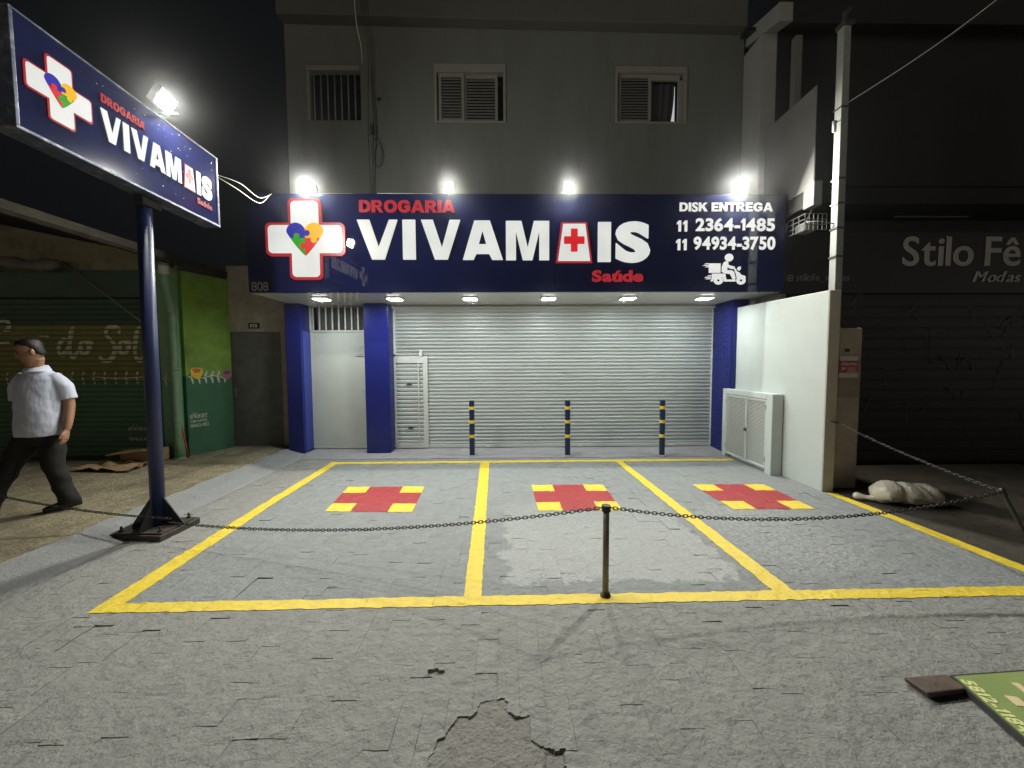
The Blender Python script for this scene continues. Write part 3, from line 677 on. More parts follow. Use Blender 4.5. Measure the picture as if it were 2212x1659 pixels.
mb.box(-1.60, -1.575, 6.99, 7.0, 0.12, 1.6); mb.box(-1.565, -1.51, 6.985, 7.01, 1.72, 1.84)
wk = mb.build('wicket_door', m_rail, sh, bevel=0.004)
prof = []; z = 0.13
while z < 1.58:
    for dz, dy in ((0.0, 0.004), (0.006, -0.012), (0.025, -0.018), (0.050, -0.018), (0.060, -0.006), (0.0655, 0.004)): prof.append((7.035 + dy, z + dz))
    z += 0.0735
mb = MB(); mb.add([(x, y, zz) for (y, zz) in prof for x in (-1.996, -1.50)], [(2 * i, 2 * i + 1, 2 * i + 3, 2 * i + 2) for i in range(len(prof) - 1)]); mb.build('wicket_slats', m_shut, wk)
mb = MB(); mb.box(-1.80, -1.71, 6.995, 7.02, 1.205, 1.235); mb.build('lock', m_darkgrey, wk, bevel=0.004)
mb = MB(); mb.box(-1.79, -1.70, 6.995, 7.02, 0.40, 0.44); mb.build('lock', m_darkgrey, wk, bevel=0.004)
# soffit slab
mb = MB(); mb.box(-3.715, 4.10, 5.76, 6.75, 2.633, 2.78); mb.box(-3.53, 3.79, 6.75, 7.32, 2.634, 2.72); mb.build('soffit', m_soffit, bd)
# windows
def louvre(mb, x0, x1, z0, z1, y, n):
    mb.box(x0, x0 + 0.045, y, y + 0.03, z0, z1); mb.box(x1 - 0.045, x1, y, y + 0.03, z0, z1); mb.box(x0 + 0.045, x1 - 0.045, y, y + 0.03, z0, z0 + 0.045); mb.box(x0 + 0.045, x1 - 0.045, y, y + 0.03, z1 - 0.05, z1)
    h = (z1 - z0 - 0.1) / n
    for k in range(n):
        zc = z0 + 0.045 + k * h
        mb.hexa([(x0 + 0.045, y - 0.004, zc), (x1 - 0.045, y - 0.004, zc), (x1 - 0.045, y + 0.004, zc), (x0 + 0.045, y + 0.004, zc)], [(x0 + 0.045, y + 0.022, zc + h * 0.82), (x1 - 0.045, y + 0.022, zc + h * 0.82), (x1 - 0.045, y + 0.03, zc + h * 0.82), (x0 + 0.045, y + 0.03, zc + h * 0.82)])
def wframe(x0, x1, z0, z1, top, t=0.045):
    mb = MB(); mb.box(x0, x0 + t, YW - 0.02, YW + 0.10, z0, z1); mb.box(x1 - t, x1, YW - 0.02, YW + 0.10, z0, z1); mb.box(x0, x1, YW - 0.022, YW + 0.10, z1 - top, z1 + 0.002); mb.box(x0, x1, YW - 0.018, YW + 0.1, z0 - 0.002, z0 + 0.025)
    return mb
x0, x1, z0, z1 = WINS[0]
mb = MB(); mb.box(x0, x1, YW - 0.03, YW + 0.09, z1 - 0.075, z1 + 0.002); mb.box(x0, x0 + 0.05, YW - 0.01, YW + 0.09, z0, z1 - 0.076); w1 = mb.build('window', m_frame, bd, bevel=0.004); w1['label'] = 'barred window without shutters'
mb = MB()
for k in range(7): mb.tube([(x0 + 0.105 + k * 0.114, YW + 0.03, z0), (x0 + 0.105 + k * 0.114, YW + 0.03, z1 - 0.07)], 0.011, 8)
mb.build('bar_grille', m_frame, w1, smooth=True)
mb = MB(); mb.box(x0, x1, YW + 0.15, YW + 0.16, z0, z1); mb.build('pane', m_glass, w1)
x0, x1, z0, z1 = WINS[1]
w2 = wframe(x0, x1, z0, z1, 0.13).build('window', m_frame, bd, bevel=0.004); w2['label'] = 'window with both louvred shutters closed'
mb = MB(); louvre(mb, -1.11, -0.68, z0 + 0.026, z1 - 0.13, YW + 0.02, 14); mb.build('louvred_shutter', m_louv, w2)
mb = MB(); louvre(mb, -0.69, -0.115, z0 + 0.026, z1 - 0.13, YW + 0.055, 14); mb.build('louvred_shutter', m_louv, w2)
mb = MB(); mb.box(x0 + .05, x1 - .05, YW + 0.15, YW + 0.16, z0, z1); mb.build('pane', m_glass, w2)
x0, x1, z0, z1 = WINS[2]
w3 = wframe(x0, x1, z0, z1, 0.10).build('window', m_frame, bd, bevel=0.004); w3['label'] = 'window with one shutter slid open and a curtain inside'
mb = MB(); louvre(mb, 1.945, 2.50, z0 + 0.026, z1 - 0.10, YW + 0.03, 15); mb.build('louvred_shutter', m_louv, w3)
mb = MB(); mb.box(2.50, 2.99, YW + 0.03, YW + 0.07, z1 - 0.19, z1 - 0.105); mb.box(2.965, 3.045, YW + 0.03, YW + 0.07, z0 + 0.026, z1 - 0.191); mb.build('sash', m_frame, w3)
vs = []; fs = []; nx = 24
for b in range(12):
    t = b / 11
    for a in range(nx):
        s = a / (nx - 1); xr = 2.935 - 0.075 * (t ** 2.2); xx = 2.50 + (xr - 2.50) * s
        vs.append((xx, YW + 0.12 + 0.014 * math.sin(s * 22), z1 - 0.19 - t * (z1 - 0.19 - z0)))
for b in range(11):
    for a in range(nx - 1): fs.append((b * nx + a, b * nx + a + 1, (b + 1) * nx + a + 1, (b + 1) * nx + a))
mb = MB(); mb.add(vs, fs); mb.build('curtain', m_curt, w3, smooth=True)
mb = MB(); mb.box(2.80, 2.965, YW + 0.17, YW + 0.18, z0, z1 - 0.2); mb.build('lit_blind', E_WIN, w3)

# ================================================================== FASCIA SIGN
fs_ = thing('fascia_sign', 'long glossy navy fascia sign with lit white lettering and cross over the shutter', 'shop sign', (0.2, 5.7, 2.633))
F5 = FY(5.7)
mb = MB(); mb.box(-3.72, 0.711, 5.70, 5.76, 2.633, 4.035); mb.box(0.715, 4.115, 5.70, 5.76, 2.633, 4.035); pn = mb.build('panel', m_navy, fs_, bevel=0.002)
mb = MB(); mb.box(-3.715, 4.11, 5.76, 5.80, 3.95, 4.03); mb.box(-2.75, -2.2, 5.73, 5.75, 4.036, 4.052); mb.box(-1.85, -1.05, 5.73, 5.75, 4.036, 4.055); mb.build('top_rail', m_rail, fs_)
def cross_logo(par, fr, cx, cy, hw, hh, aw, ah, bw, hs, dp, rad, swap=False):
    """red bordered white cross with a four-piece jigsaw heart"""
    mb = MB(); mb.prism([cross_loop(cx, cy, hw, hh, aw, ah, rad)], fr, 0.001, dp); bo = mb.build('cross_border', E_R, par)
    mb = MB(); mb.prism([cross_loop(cx, cy, hw - bw, hh - bw, aw - bw, ah - bw, rad * 0.8)], fr, dp - 0.002, dp + 0.004); cf = mb.build('cross_face', E_W, par)
    # heart outline in a unit box [-1,1]
    def outline(n=60):
        pts = []
        for i in range(n + 1):                       # right lobe from the notch round to the side, then curve to the tip
            t = i / n
            if t < 0.5:
                a = R(160 - t / 0.5 * 165); pts.append((0.5 + 0.5 * math.cos(a), 0.46 + 0.52 * math.sin(a)))
            else:
                s = (t - 0.5) / 0.5; x = 1.0 - s; pts.append((0.998 * (1 - s) ** 0.85, 0.41 - 1.41 * s ** 0.93))
        return pts
    rp = outline(); rp[0] = (0.0, 0.62)
    lp = [(-x, y) for x, y in rp]
    def clip(P, keep):                                # clip polygon at y=0.08
        out = []; yc = 0.06
        for i in range(len(P)):
            a = P[i]; b = P[(i + 1) % len(P)]
            ia = (a[1] >= yc) == keep; ib = (b[1] >= yc) == keep
            if ia: out.append(a)
            if ia != ib:
                t = (yc - a[1]) / (b[1] - a[1]); out.append((a[0] + t * (b[0] - a[0]), yc))
        return out
    sx, sy = hs; oy = 0.0
    def mp(P): return [(cx + x * sx, cy + oy + y * sy) for x, y in P]
    kn = {'yellow': (0.48, -0.05, 0), 'blue': (0.10, 0.36, 0), 'green': (-0.46, 0.18, 0), 'red': (-0.10, -0.42, 0)}
    for nm, P, em, lift in (('yellow', clip(rp, True), E_Y, 0), ('blue', clip(lp, True), E_B, 1), ('green', clip(lp, False), E_R2 if swap else E_G, 2), ('red', clip(rp, False), E_G if swap else E_R2, 3)):
        mb = MB(); mb.prism([mp(P)], fr, dp + 0.004, dp + 0.0065, back=False)
        kx, ky, _ = kn[nm]; mb.prism([mp(circ(kx, ky, 0.17, 0.18, 20))], fr, dp + 0.005, dp + 0.0085 + 0.0003 * lift, back=False)
        mb.build('heart_piece', em, cf)
cross_logo(fs_, F5, -2.867, 3.383, 0.565, 0.573, 0.235, 0.236, 0.038, (0.262, 0.235), 0.03, 0.075)
HV = 3.10; HT = 3.655
def letters(par, fr, U, V, n0, n1, em, rem, rem2):
    """the eight letter shapes, the A a red-edged plinth carrying a plus"""
    def P(pts): return [(U(x), V(y)) for x, y in pts]
    z0, z1 = 3.10, 3.66
    for nm, loops in (('V', [[(-2.129, z1), (-1.953, z1), (-1.825, 3.27), (-1.668, z1), (-1.553, z1), (-1.745, z0), (-1.925, z0)]]), ('I', [[(-1.477, z1), (-1.296, z1), (-1.296, z0), (-1.477, z0)]]),
                      ('V', [[(-1.212, z1), (-1.042, z1), (-0.915, 3.265), (-0.80, z1), (-0.65, z1), (-0.835, z0), (-1.02, z0)]]),
                      ('A', [[(-0.614, z0 - .005), (-0.445, z1 - .01), (-0.22, z1 - .01), (-0.036, z0 - .005), (-0.19, z0 - .005), (-0.235, 3.18), (-0.42, 3.18), (-0.462, z0 - .005)], [(-0.385, 3.315), (-0.275, 3.315), (-0.33, 3.51)]]),
                      ('M', [[(0.01, z0 - .01), (0.01, z1 - .015), (0.235, z1 - .015), (0.325, 3.27), (0.415, z1 - .015), (0.637, z1 - .015), (0.637, z0 - .01), (0.495, z0 - .01), (0.495, 3.50), (0.395, z0 - .01), (0.255, z0 - .01), (0.155, 3.50), (0.155, z0 - .01)]]),
                      ('I', [[(1.35, 3.63), (1.536, 3.63), (1.536, 3.065), (1.35, 3.065)]])):
        mb = MB(); mb.prism([P(L) for L in loops], fr, n0, n1); mb.build('letter', em, par)
    mb = MB(); text(mb, 'S', fr, U(1.607), U(2.111), V(3.052), V(3.640), n0, n1, off=0.055); mb.build('letter', em, par)
    tz = lambda d: [(0.734 + d * 1.3, 3.049 + d), (1.267 - d * 1.3, 3.049 + d), (1.187 - d * 1.1, 3.628 - d), (0.813 + d * 1.1, 3.628 - d)]
    mb = MB(); mb.prism([P(tz(0))], fr, n0, n1 - 0.003); bo = mb.build('letter_border', rem, par)
    mb = MB(); mb.prism([P(tz(0.024))], fr, n1 - 0.004, n1); lf = mb.build('letter', em, par)
    mb = MB(); mb.prism([P(cross_loop(1.001, 3.37, 0.150, 0.166, 0.050, 0.055, 0.014, 3))], fr, n1 - 0.001, n1 + 0.003); mb.build('plus', rem2, lf)
letters(fs_, F5, lambda x: x, lambda y: y, 0.001, 0.030, E_W, E_R, E_R2)
mb = MB(); text(mb, 'DROGARIA', F5, -2.092, -0.72, 3.765, 3.938, 0.001, 0.025, off=0.045, gap=0.045); mb.build('red_lettering', E_R, fs_)
mb = MB(); text(mb, 'Saúde', F5, 1.268, 2.017, 2.777, 2.944, 0.001, 0.025, off=0.035, gap=0.03); mb.build('red_lettering', E_R, fs_)
mb = MB(); text(mb, 'DISK ENTREGA', F5, 2.541, 3.915, 3.784, 3.921, 0.001, 0.006, off=0.032, gap=0.05); mb.build('white_lettering', E_W2, fs_)
for (a, b2, c, d, s, g) in ((2.506, 2.661, 3.503, 3.660, '11', 0.10), (2.783, 3.953, 3.507, 3.698, '2364-1485', 0.05), (2.499, 2.657, 3.234, 3.395, '11', 0.10), (2.758, 3.968, 3.237, 3.431, '94934-3750', 0.05)):
    mb = MB(); text(mb, s, F5, a, b2, c, d, 0.001, 0.006, off=0.036, gap=g); mb.build('white_lettering', E_W2, fs_)
# delivery scooter pictogram  (zoom pixel grid of the print -> metres)
def SQ(p): return (2.896 + (p[0] - 668) / 697 * 0.655, 3.185 - (p[1] - 195) / 493 * 0.450)
mb = MB()
def sp(pts, k=1): mb.prism([[SQ(p) for p in (catmull(pts + [pts[0]], k)[:-1] if k > 1 else pts)]], F5, 0.001, 0.005)
sp([(1085 + 68 * math.cos(a * 0.2618), 258 + 62 * math.sin(a * 0.2618)) for a in range(24)])
sp([(770, 350), (955, 350), (955, 500), (770, 500)])
for y0 in (0, 190): sp([(705 + y0 * 0.25, 350 + y0), (770 + y0 * 0.25, 347 + y0), (770 + y0 * 0.2, 362 + y0), (712 + y0 * 0.25, 360 + y0)]); sp([(668 + y0 * 0.15, 388 + y0), (700 + y0 * 0.15, 372 + y0), (772 + y0 * 0.2, 370 + y0), (770 + y0 * 0.2, 386 + y0)]); sp([(705 + y0 * 0.04, 412 + y0), (735 + y0 * 0.05, 396 + y0), (772 + y0 * 0.18, 394 + y0), (768 + y0 * 0.18, 410 + y0)])
sp([(1000, 335), (1040, 312), (1075, 325), (1078, 355), (1060, 385), (1062, 455), (1140, 462), (1170, 485), (1198, 585), (1180, 604), (1150, 604), (1128, 560), (1108, 520), (1010, 505), (972, 480), (975, 400)])
sp([(1022, 352), (1052, 340), (1090, 378), (1180, 402), (1178, 440), (1120, 438), (1045, 405)])
sp([(820, 512), (1035, 512), (1040, 560), (1052, 606), (1198, 606), (1198, 638), (1010, 638), (1005, 600), (985, 568), (925, 548), (870, 570), (845, 610), (842, 636), (800, 636), (820, 580)])
sp([(1170, 440), (1195, 430), (1215, 475), (1262, 500), (1285, 532), (1340, 545), (1365, 585), (1345, 575), (1285, 552), (1235, 565), (1218, 590), (1200, 520)])
sp([(1215, 445), (1230, 405), (1275, 398), (1275, 440), (1250, 468)])
for cx in (925, 1283):
    mb.prism([[SQ(p) for p in circ(cx, 620, 75, 68, 22)], [SQ(p) for p in reversed(circ(cx, 620, 20, 18, 14))]], F5, 0.001, 0.005)
mb.build('scooter_pictogram', E_W2, fs_)
mb = MB(); text(mb, '808', F5, -3.675, -3.435, 2.656, 2.783, 0.001, 0.008, off=0.0, gap=0.04); mb.build('house_number', mat('number_metal', (0.30, 0.27, 0.24), 0.4, 0.1, 8, metal=0.5), fs_)

# ------------------------------------------------------------------ lamps
def lamp_data(kind, name, energy, col, **kw):
    l = bpy.data.lights.new(name, kind); l.energy = energy; l.color = col
    for k, v in kw.items(): setattr(l, k, v)
    return l
def place_lamp(l, name, parent, p, d):
    o = bpy.data.objects.new(name, l); COL.objects.link(o); o.parent = parent
    o.location = Vector(p) - wloc(parent); o.rotation_euler = Vector(d).to_track_quat('-Z', 'Y').to_euler(); return o
def floodlight(p, d, power, lens, label, added_glow=0.9, wd=0.20, ht=0.14, foot=None):
    p = Vector(p); d = Vector(d).normalized(); t = thing('floodlight', label, 'floodlight', p + Vector((0, 0, -ht / 2 - 0.02)), 'floodlights over the signs')
    side = Vector((0, 0, 1)).cross(d).normalized(); upv = d.cross(side); fr = (p, side, upv, d)
    mb = MB(); mb.fbox(fr, -wd / 2, wd / 2, -ht / 2, ht / 2, -0.05, 0.0)
    for k in range(7): mb.fbox(fr, -wd / 2 + 0.02 + k * (wd - 0.04) / 6 - 0.003, -wd / 2 + 0.02 + k * (wd - 0.04) / 6 + 0.003, -ht / 2 + 0.01, ht / 2 - 0.01, -0.068, -0.05)
    mb.build('housing', m_darkgrey, t, bevel=0.006)
    mb = MB(); mb.prism([rrect(-wd / 2 + 0.012, wd / 2 - 0.012, -ht / 2 + 0.012, ht / 2 - 0.012, 0.012)], fr, 0.001, 0.012); mb.build('lens', lens, t)
    mb = MB()
    for s in (-1, 1): mb.fbox(fr, s * (wd / 2 + 0.006) - 0.003, s * (wd / 2 + 0.006) + 0.003, -0.015, 0.015, -0.03, 0.0)
    mb.box(p.x - 0.10, p.x + 0.10, p.y + 0.0, p.y + 0.02, p.z - ht / 2 - 0.025, p.z - ht / 2 - 0.018); mb.tube([p + Vector((0, 0.01, -ht / 2 - 0.02)), foot or (p + Vector((0, 0.01, -ht / 2 - 0.06)))], 0.008, 6); mb.build('bracket', m_darkgrey, t)
    place_lamp(lamp_data('AREA', 'lamp', power, (1.0, 0.985, 0.885), shape='RECTANGLE', size=wd - 0.03, size_y=ht - 0.03), 'lamp', t, p + d * 0.02, d)
    # added point lamp brightening the wall and sides around the floodlight
    if added_glow: place_lamp(lamp_data('POINT', 'glow', power * 0.045 * added_glow, (1.0, 0.95, 0.82), shadow_soft_size=0.03), 'glow', t, p + d * 0.06 + Vector((0, 0, 0.07)), d)
    return t
YF = 5.67; ZF = 4.125
floodlight((-2.80, YF, ZF), (0.02, -1, -0.64), P_FLOOD[0], E_LENS, 'bright floodlight on the fascia top above the white cross')
floodlight((-0.805, YF, ZF), (-0.03, -1, -0.62), P_FLOOD[1], E_LENS2, 'small floodlight on the fascia top, above the end of the red lettering', wd=0.13, ht=0.11)
floodlight((0.919, YF, ZF), (0.0, -1, -0.62), P_FLOOD[2], E_LENS2, 'small floodlight on the fascia top, right of the panel joint', wd=0.13, ht=0.11)
floodlight((3.42, YF, ZF), (-0.22, -1, -0.60), P_FLOOD[3], E_LENS, 'bright floodlight on the fascia top above the delivery phone numbers', added_glow=0.9)
DL = [(-2.905, 6.19, 'above the entrance door'), (-1.756, 6.20, 'over the small wicket door'), (-0.562, 6.20, 'over the leftmost bollard'), (0.686, 6.20, 'left of the middle bollard'), (1.959, 6.20, 'between the middle and right bollards'), (3.195, 6.20, 'nearest the white side wall')]
proto = None
for x, y, s in DL:
    if proto is None:
        proto = thing('downlight', 'flush lit soffit downlight ' + s, 'downlight', (x, y, 2.633), 'downlights in the soffit')
        mb = MB(); mb.prism([rrect(x - 0.125, x + 0.125, y - 0.125, y + 0.125, 0.03), list(reversed(rrect(x - 0.105, x + 0.105, y - 0.105, y + 0.105, 0.02)))], FZ, 2.612, 2.632); mb.build('trim', m_rail, proto)
        mb = MB(); mb.prism([rrect(x - 0.104, x + 0.104, y - 0.104, y + 0.104, 0.02)], FZ, 2.606, 2.630); mb.build('diffuser', E_DOWN, proto)
        place_lamp(lamp_data('AREA', 'lamp', P_DOWN, (0.945, 1.0, 0.975), shape='SQUARE', size=0.2), 'lamp', proto, (x, y, 2.60), (0, 0, -1))
    else:
        c = copy_tree(proto); c.location = (x, y, 2.633); c['label'] = 'flush lit soffit downlight ' + s

# ================================================================== POLE SIGN (left)
sk = -0.0325; FP = frame((-3.12, 3.45, 0), (sk, 0.9995, 0), (0, 0, 1), (0.9995, -sk, 0))
ps = thing('pole_sign', 'navy pharmacy sign box on a blue steel pole at the edge of the forecourt', 'pole sign', (-3.33, 3.66, 0.03))
mb = MB(); mb.tube([(-3.335, 3.66, 0.06), (-3.27, 3.62, 3.12)], 0.056, 24); mb.build('pole', m_poleblue, ps, smooth=True)
mb = MB(); mb.hexa([(-3.63, 3.48, 0.0), (-3.12, 3.43, 0.0), (-3.10, 3.86, 0.0), (-3.68, 3.90, 0.0)], [(-3.63, 3.48, 0.052), (-3.12, 3.43, 0.052), (-3.10, 3.86, 0.052), (-3.68, 3.90, 0.052)]); mb.build('base_block', m_rust, ps, bevel=0.006)
mb = MB(); mb.box(-3.58, -3.14, 3.47, 3.84, 0.053, 0.066); mb.build('base_plate', m_rust, ps, bevel=0.003)
for dx, dy in ((1, 0), (-1, 0), (0, -1), (0, 1)):
    a = Vector((-3.335, 3.66, 0)); d = Vector((dx, dy, 0)); s = Vector((-dy, dx, 0)) * 0.005; L = 0.19 if dx else 0.16
    pr = [a + d * 0.05, a + d * (0.05 + L), a + d * (0.05 + L), a + d * 0.05]; zz = [0.066, 0.066, 0.08, 0.35]
    mb = MB(); mb.hexa([Vector((p.x, p.y, z)) - s for p, z in zip(pr, zz)], [Vector((p.x, p.y, z)) + s for p, z in zip(pr, zz)]); mb.build('gusset', m_black, ps)
for bx, by in ((-3.54, 3.51), (-3.18, 3.50), (-3.18, 3.82), (-3.54, 3.82)):
    mb = MB(); mb.cyl((bx, by), 0.009, 0.066, 0.116, 8); mb.cyl((bx, by), 0.018, 0.066, 0.084, 6); mb.build('bolt', m_rust, ps)
mb = MB(); mb.fbox(FP, -0.86, 0.925, 3.125, 3.835, -0.17, -0.004); bx_ = mb.build('sign_box', m_navy2, ps)
mb = MB()
for a0, a1, b0, b1 in ((-0.885, 0.945, 3.103, 3.1245), (-0.885, 0.945, 3.8355, 3.850), (-0.885, -0.861, 3.1246, 3.8354), (0.926, 0.940, 3.1246, 3.8354)): mb.fbox(FP, a0, a1, b0, b1, -0.175, 0.006)
mb.build('sign_frame', m_edge, bx_, bevel=0.004)
mb = MB(); mb.fbox(FP, 0.08, 0.27, 3.02, 3.094, -0.15, -0.07); mb.build('mount', m_roof, ps)
cross_logo(ps, FP, -0.608, 3.488, 0.213, 0.217, 0.086, 0.088, 0.012, (0.102, 0.095), 0.004, 0.022, swap=True)
UL = lambda x: -0.328 + (x + 2.129) / 4.24 * 1.166; VL = lambda y: 3.352 + (y - 3.10) / 0.56 * 0.226
letters(ps, FP, UL, VL, -0.002, 0.004, E_W2, E_R, E_R2)
mb = MB(); text(mb, 'DROGARIA', FP, -0.32, 0.054, 3.628, 3.693, -0.002, 0.003, off=0.034, gap=0.05); mb.build('red_lettering', E_R, ps)
mb = MB(); text(mb, 'Saúde', FP, 0.625, 0.828, 3.243, 3.303, -0.002, 0.003, off=0.03, gap=0.03); mb.build('red_lettering', E_R, ps)
# paint specks and flakes on the panel
mb = MB()
for k in range(34):
    u = random.gauss(0.35, 0.35); v = random.uniform(3.15, 3.82) if random.random() < 0.5 else 3.82 - abs(random.gauss(0, 0.12)); s = random.uniform(0.0012, 0.0035)
    if -0.85 < u < 0.91 and 3.13 < v < 3.83: mb.prism([circ(u, v, s, s * random.uniform(0.7, 2.2), 6)], FP, -0.004, -0.0025)
mb.build('paint_specks', m_whitesign, bx_)
floodlight(fp(FP, 0.20, 3.965, 0.07), (1, 0.22, -0.60), P_POLE, E_LENS, 'bright floodlight clamped on top of the navy pole sign', wd=0.22, ht=0.16, foot=fp(FP, 0.20, 3.85, -0.05))
def wire(name, pts, rad, m, label, cat='cable', sm=8):
    mb = MB(); mb.tube(catmull(pts, sm), rad, 6); return tag(mb.build(name, m, smooth=True), label, cat)
wire('cable', [fp(FP, 0.95, 3.70, -0.1), (-3.16, 4.75, 3.75), (-3.3, 5.35, 3.83), (-3.34, 5.72, 4.04)], 0.0035, m_wcable, 'thin pale cable from the pole sign to the fascia, upper of the pair')
wire('cable', [fp(FP, 0.95, 3.72, -0.12), (-3.20, 4.75, 3.69), (-3.33, 5.4, 3.78), (-3.36, 5.72, 4.04)], 0.0033, m_wcable, 'thin pale cable sagging below its twin between pole sign and fascia')

# ================================================================== CHAINS, POSTS, BOLLARDS
def chain(S, E, sag, label, hook=None, link=0.036):
    S = Vector(S); E = Vector(E); n = 200
    P = [S + (E - S) * (i / n) - Vector((0, 0, sag * 4 * (i / n) * (1 - i / n))) for i in range(n + 1)]
    L = [0]
    for a, b in zip(P, P[1:]): L.append(L[-1] + (b - a).length)
    N = int(L[-1] / (link * 0.78)); mb = MB(); ra = 0.0036
    for k in range(N):
        s = (k + 0.5) / N * L[-1]; i = int(np.searchsorted(L, s)) - 1; i = max(0, min(n - 1, i)); t = (s - L[i]) / (L[i + 1] - L[i]); c = P[i].lerp(P[i + 1], t); d = (P[i + 1] - P[i]).normalized()
        sd = d.cross(Vector((0, 0, 1))).normalized(); uv = sd.cross(d); tw = 0.35 + (math.pi / 2 if k % 2 else 0) + random.uniform(-0.2, 0.2)
        q = sd * math.cos(tw) + uv * math.sin(tw); nn = d.cross(q); vs = []; fs = []; M_ = 12; K = 5
        for a in range(M_):
            an = 2 * math.pi * a / M_; ca, sa = math.cos(an), math.sin(an)
            cc = c + d * (ca * 0.009 + (0.0095 if ca > 0 else -0.0095)) + q * (sa * 0.0095); rd = (d * ca + q * sa).normalized()
            for b in range(K):
                bn = 2 * math.pi * b / K; vs.append(cc + rd * (ra * math.cos(bn)) + nn * (ra * math.sin(bn)))
        for a in range(M_):
            for b in range(K): fs.append((a * K + b, ((a + 1) % M_) * K + b, ((a + 1) % M_) * K + (b + 1) % K, a * K + (b + 1) % K))
        mb.add(vs, fs)
    return tag(mb.build('chain', m_chain, smooth=True, recalc=False), label, 'chain')
chain((-3.10, 3.52, 0.18), (-5.7, 3.42, 0.80), 0.10, 'iron chain running from the sign pole base past the walking man')
chain((-3.06, 3.46, 0.17), (0.652, 2.545, 0.618), 0.11, 'iron chain sagging between the sign pole base and the middle post')
chain((0.696, 2.545, 0.618), (3.706, 2.77, 0.62), 0.14, 'iron chain sagging from the middle post across the right parking bay')
chain((3.706, 2.77, 0.62), (3.955, 4.50, 0.868), 0.03, 'iron chain rising from the leaning post to the white wall end')
po = thing('chain_post', 'slim dark metal post with a black cap in the middle of the near yellow line', 'post', (0.674, 2.545, 0))
mb = MB(); mb.cyl((0.674, 2.545), 0.021, 0.0, 0.60, 18); mb.build('shaft', m_postgrey, po, smooth=True)
mb = MB(); mb.cyl((0.674, 2.545), 0.031, 0.592, 0.634, 18); mb.tube([(0.64, 2.545, 0.618), (0.708, 2.545, 0.618)], 0.006, 8); mb.build('cap', m_black, po, bevel=0.003)
mb = MB(); mb.cyl((0.674, 2.545), 0.036, 0.0, 0.012, 14); mb.box(0.66, 0.70, 2.52, 2.55, 0.0, 0.035); mb.build('foot', m_rust, po, bevel=0.003)
lp_ = thing('chain_post', 'leaning thin grey post holding the chain beside the dark neighbouring pavement', 'post', (4.36, 3.0, 0))
mb = MB(); mb.tube([(4.36, 3.0, -0.03), (3.70, 2.765, 0.62)], 0.013, 14); mb.build('shaft', mat('grey_stake', (0.045, 0.043, 0.038), 0.6, 0.3, 14), lp_, smooth=True)
mb = MB(); mb.tube([(3.735, 2.777, 0.588), (3.685, 2.758, 0.640)], 0.017, 14); mb.build('cap', m_black, lp_, smooth=True)
BL = [(-0.585, 6.52, 'leftmost dark blue bollard with yellow bands, in front of the roller shutter'), (1.042, 6.47, 'middle dark blue bollard with yellow bands, in front of the roller shutter'), (2.640, 6.42, 'rightmost dark blue bollard with yellow bands, nearest the blue column')]
pb = None
for x, y, s in BL:
    if pb is None:
        pb = thing('bollard', s, 'bollard', (x, y, 0), 'bollards before the shutter')
        mb = MB(); mb.tube([(x, y, 0), (x, y, 0.945), (x, y, 0.957), (x, y, 0.962)], [0.046, 0.046, 0.043, 0.035], 24); mb.build('post', m_bollard, pb, smooth=False, bevel=0)
        for zc in (0.835, 0.60, 0.355):
            mb = MB(); mb.cyl((x, y), 0.0473, zc - 0.026, zc + 0.026, 24); mb.build('band', m_yel, pb)
        mb = MB(); mb.tube([(x, y, 0.0), (x, y, 0.012), (x, y, 0.03)], [0.07, 0.06, 0.047], 20); mb.build('collar', m_apron, pb, smooth=True)
    else:
        c = copy_tree(pb); c.location = (x, y, 0); c['label'] = s

# ================================================================== RIGHT: white wall, cabinet, pillar, utility post
ww = thing('side_wall', 'white rendered low wall along the right edge of the forecourt', 'wall', (3.95, 5.5, 0))
def xl(y): return 3.878 - 0.012 * (y - 4.59)
mb = MB(); mb.hexa([(xl(4.60), 4.60, -0.03), (xl(4.60) + 0.135, 4.60, -0.03), (xl(6.398) + 0.135, 6.398, -0.03), (xl(6.398), 6.398, -0.03)], [(xl(4.60), 4.60, 2.45), (xl(4.60) + 0.135, 4.60, 2.45), (xl(6.398) + 0.135, 6.398, 2.50), (xl(6.398), 6.398, 2.50)]); mb.build('wall_body', m_white, ww, bevel=0.008)
mb = MB(); mb.hexa([(xl(4.59), 4.588, -0.03), (xl(4.59) + 0.135, 4.588, -0.03), (xl(4.59) + 0.135, 4.5985, -0.03), (xl(4.59), 4.5985, -0.03)], [(xl(4.59), 4.588, 2.449), (xl(4.59) + 0.135, 4.588, 2.449), (xl(4.59) + 0.135, 4.5985, 2.449), (xl(4.59), 4.5985, 2.449)]); mb.build('end_face', m_wallend, ww, bevel=0.004)
mb = MB(); mb.tube([(3.96, 4.588, 0.865), (3.96, 4.53, 0.865)], 0.012, 8); mb.tube([(3.935, 4.54, 0.87), (3.985, 4.52, 0.865)], 0.014, 8); mb.build('chain_hook', m_rust, ww)
cb = thing('meter_cabinet', 'low white masonry cabinet with two perforated doors against the white wall', 'cabinet', (3.78, 5.85, 0))
CXF = 3.705; y0, y1, zt = 5.27, 6.50, 1.145
mb = MB(); mb.box(CXF, 3.86, y0, y0 + 0.13, -0.02, zt); mb.box(CXF, 3.86, y1 - 0.10, y1 - 0.1 + 0.1, -0.02, zt); mb.box(CXF, 3.86, y0 + 0.13, y1 - 0.10, zt - 0.085, zt); mb.box(CXF + 0.10, 3.86, y0 + 0.13, y1 - 0.10, -0.02, 0.05)
mb.build('surround', m_white, cb, bevel=0.008)
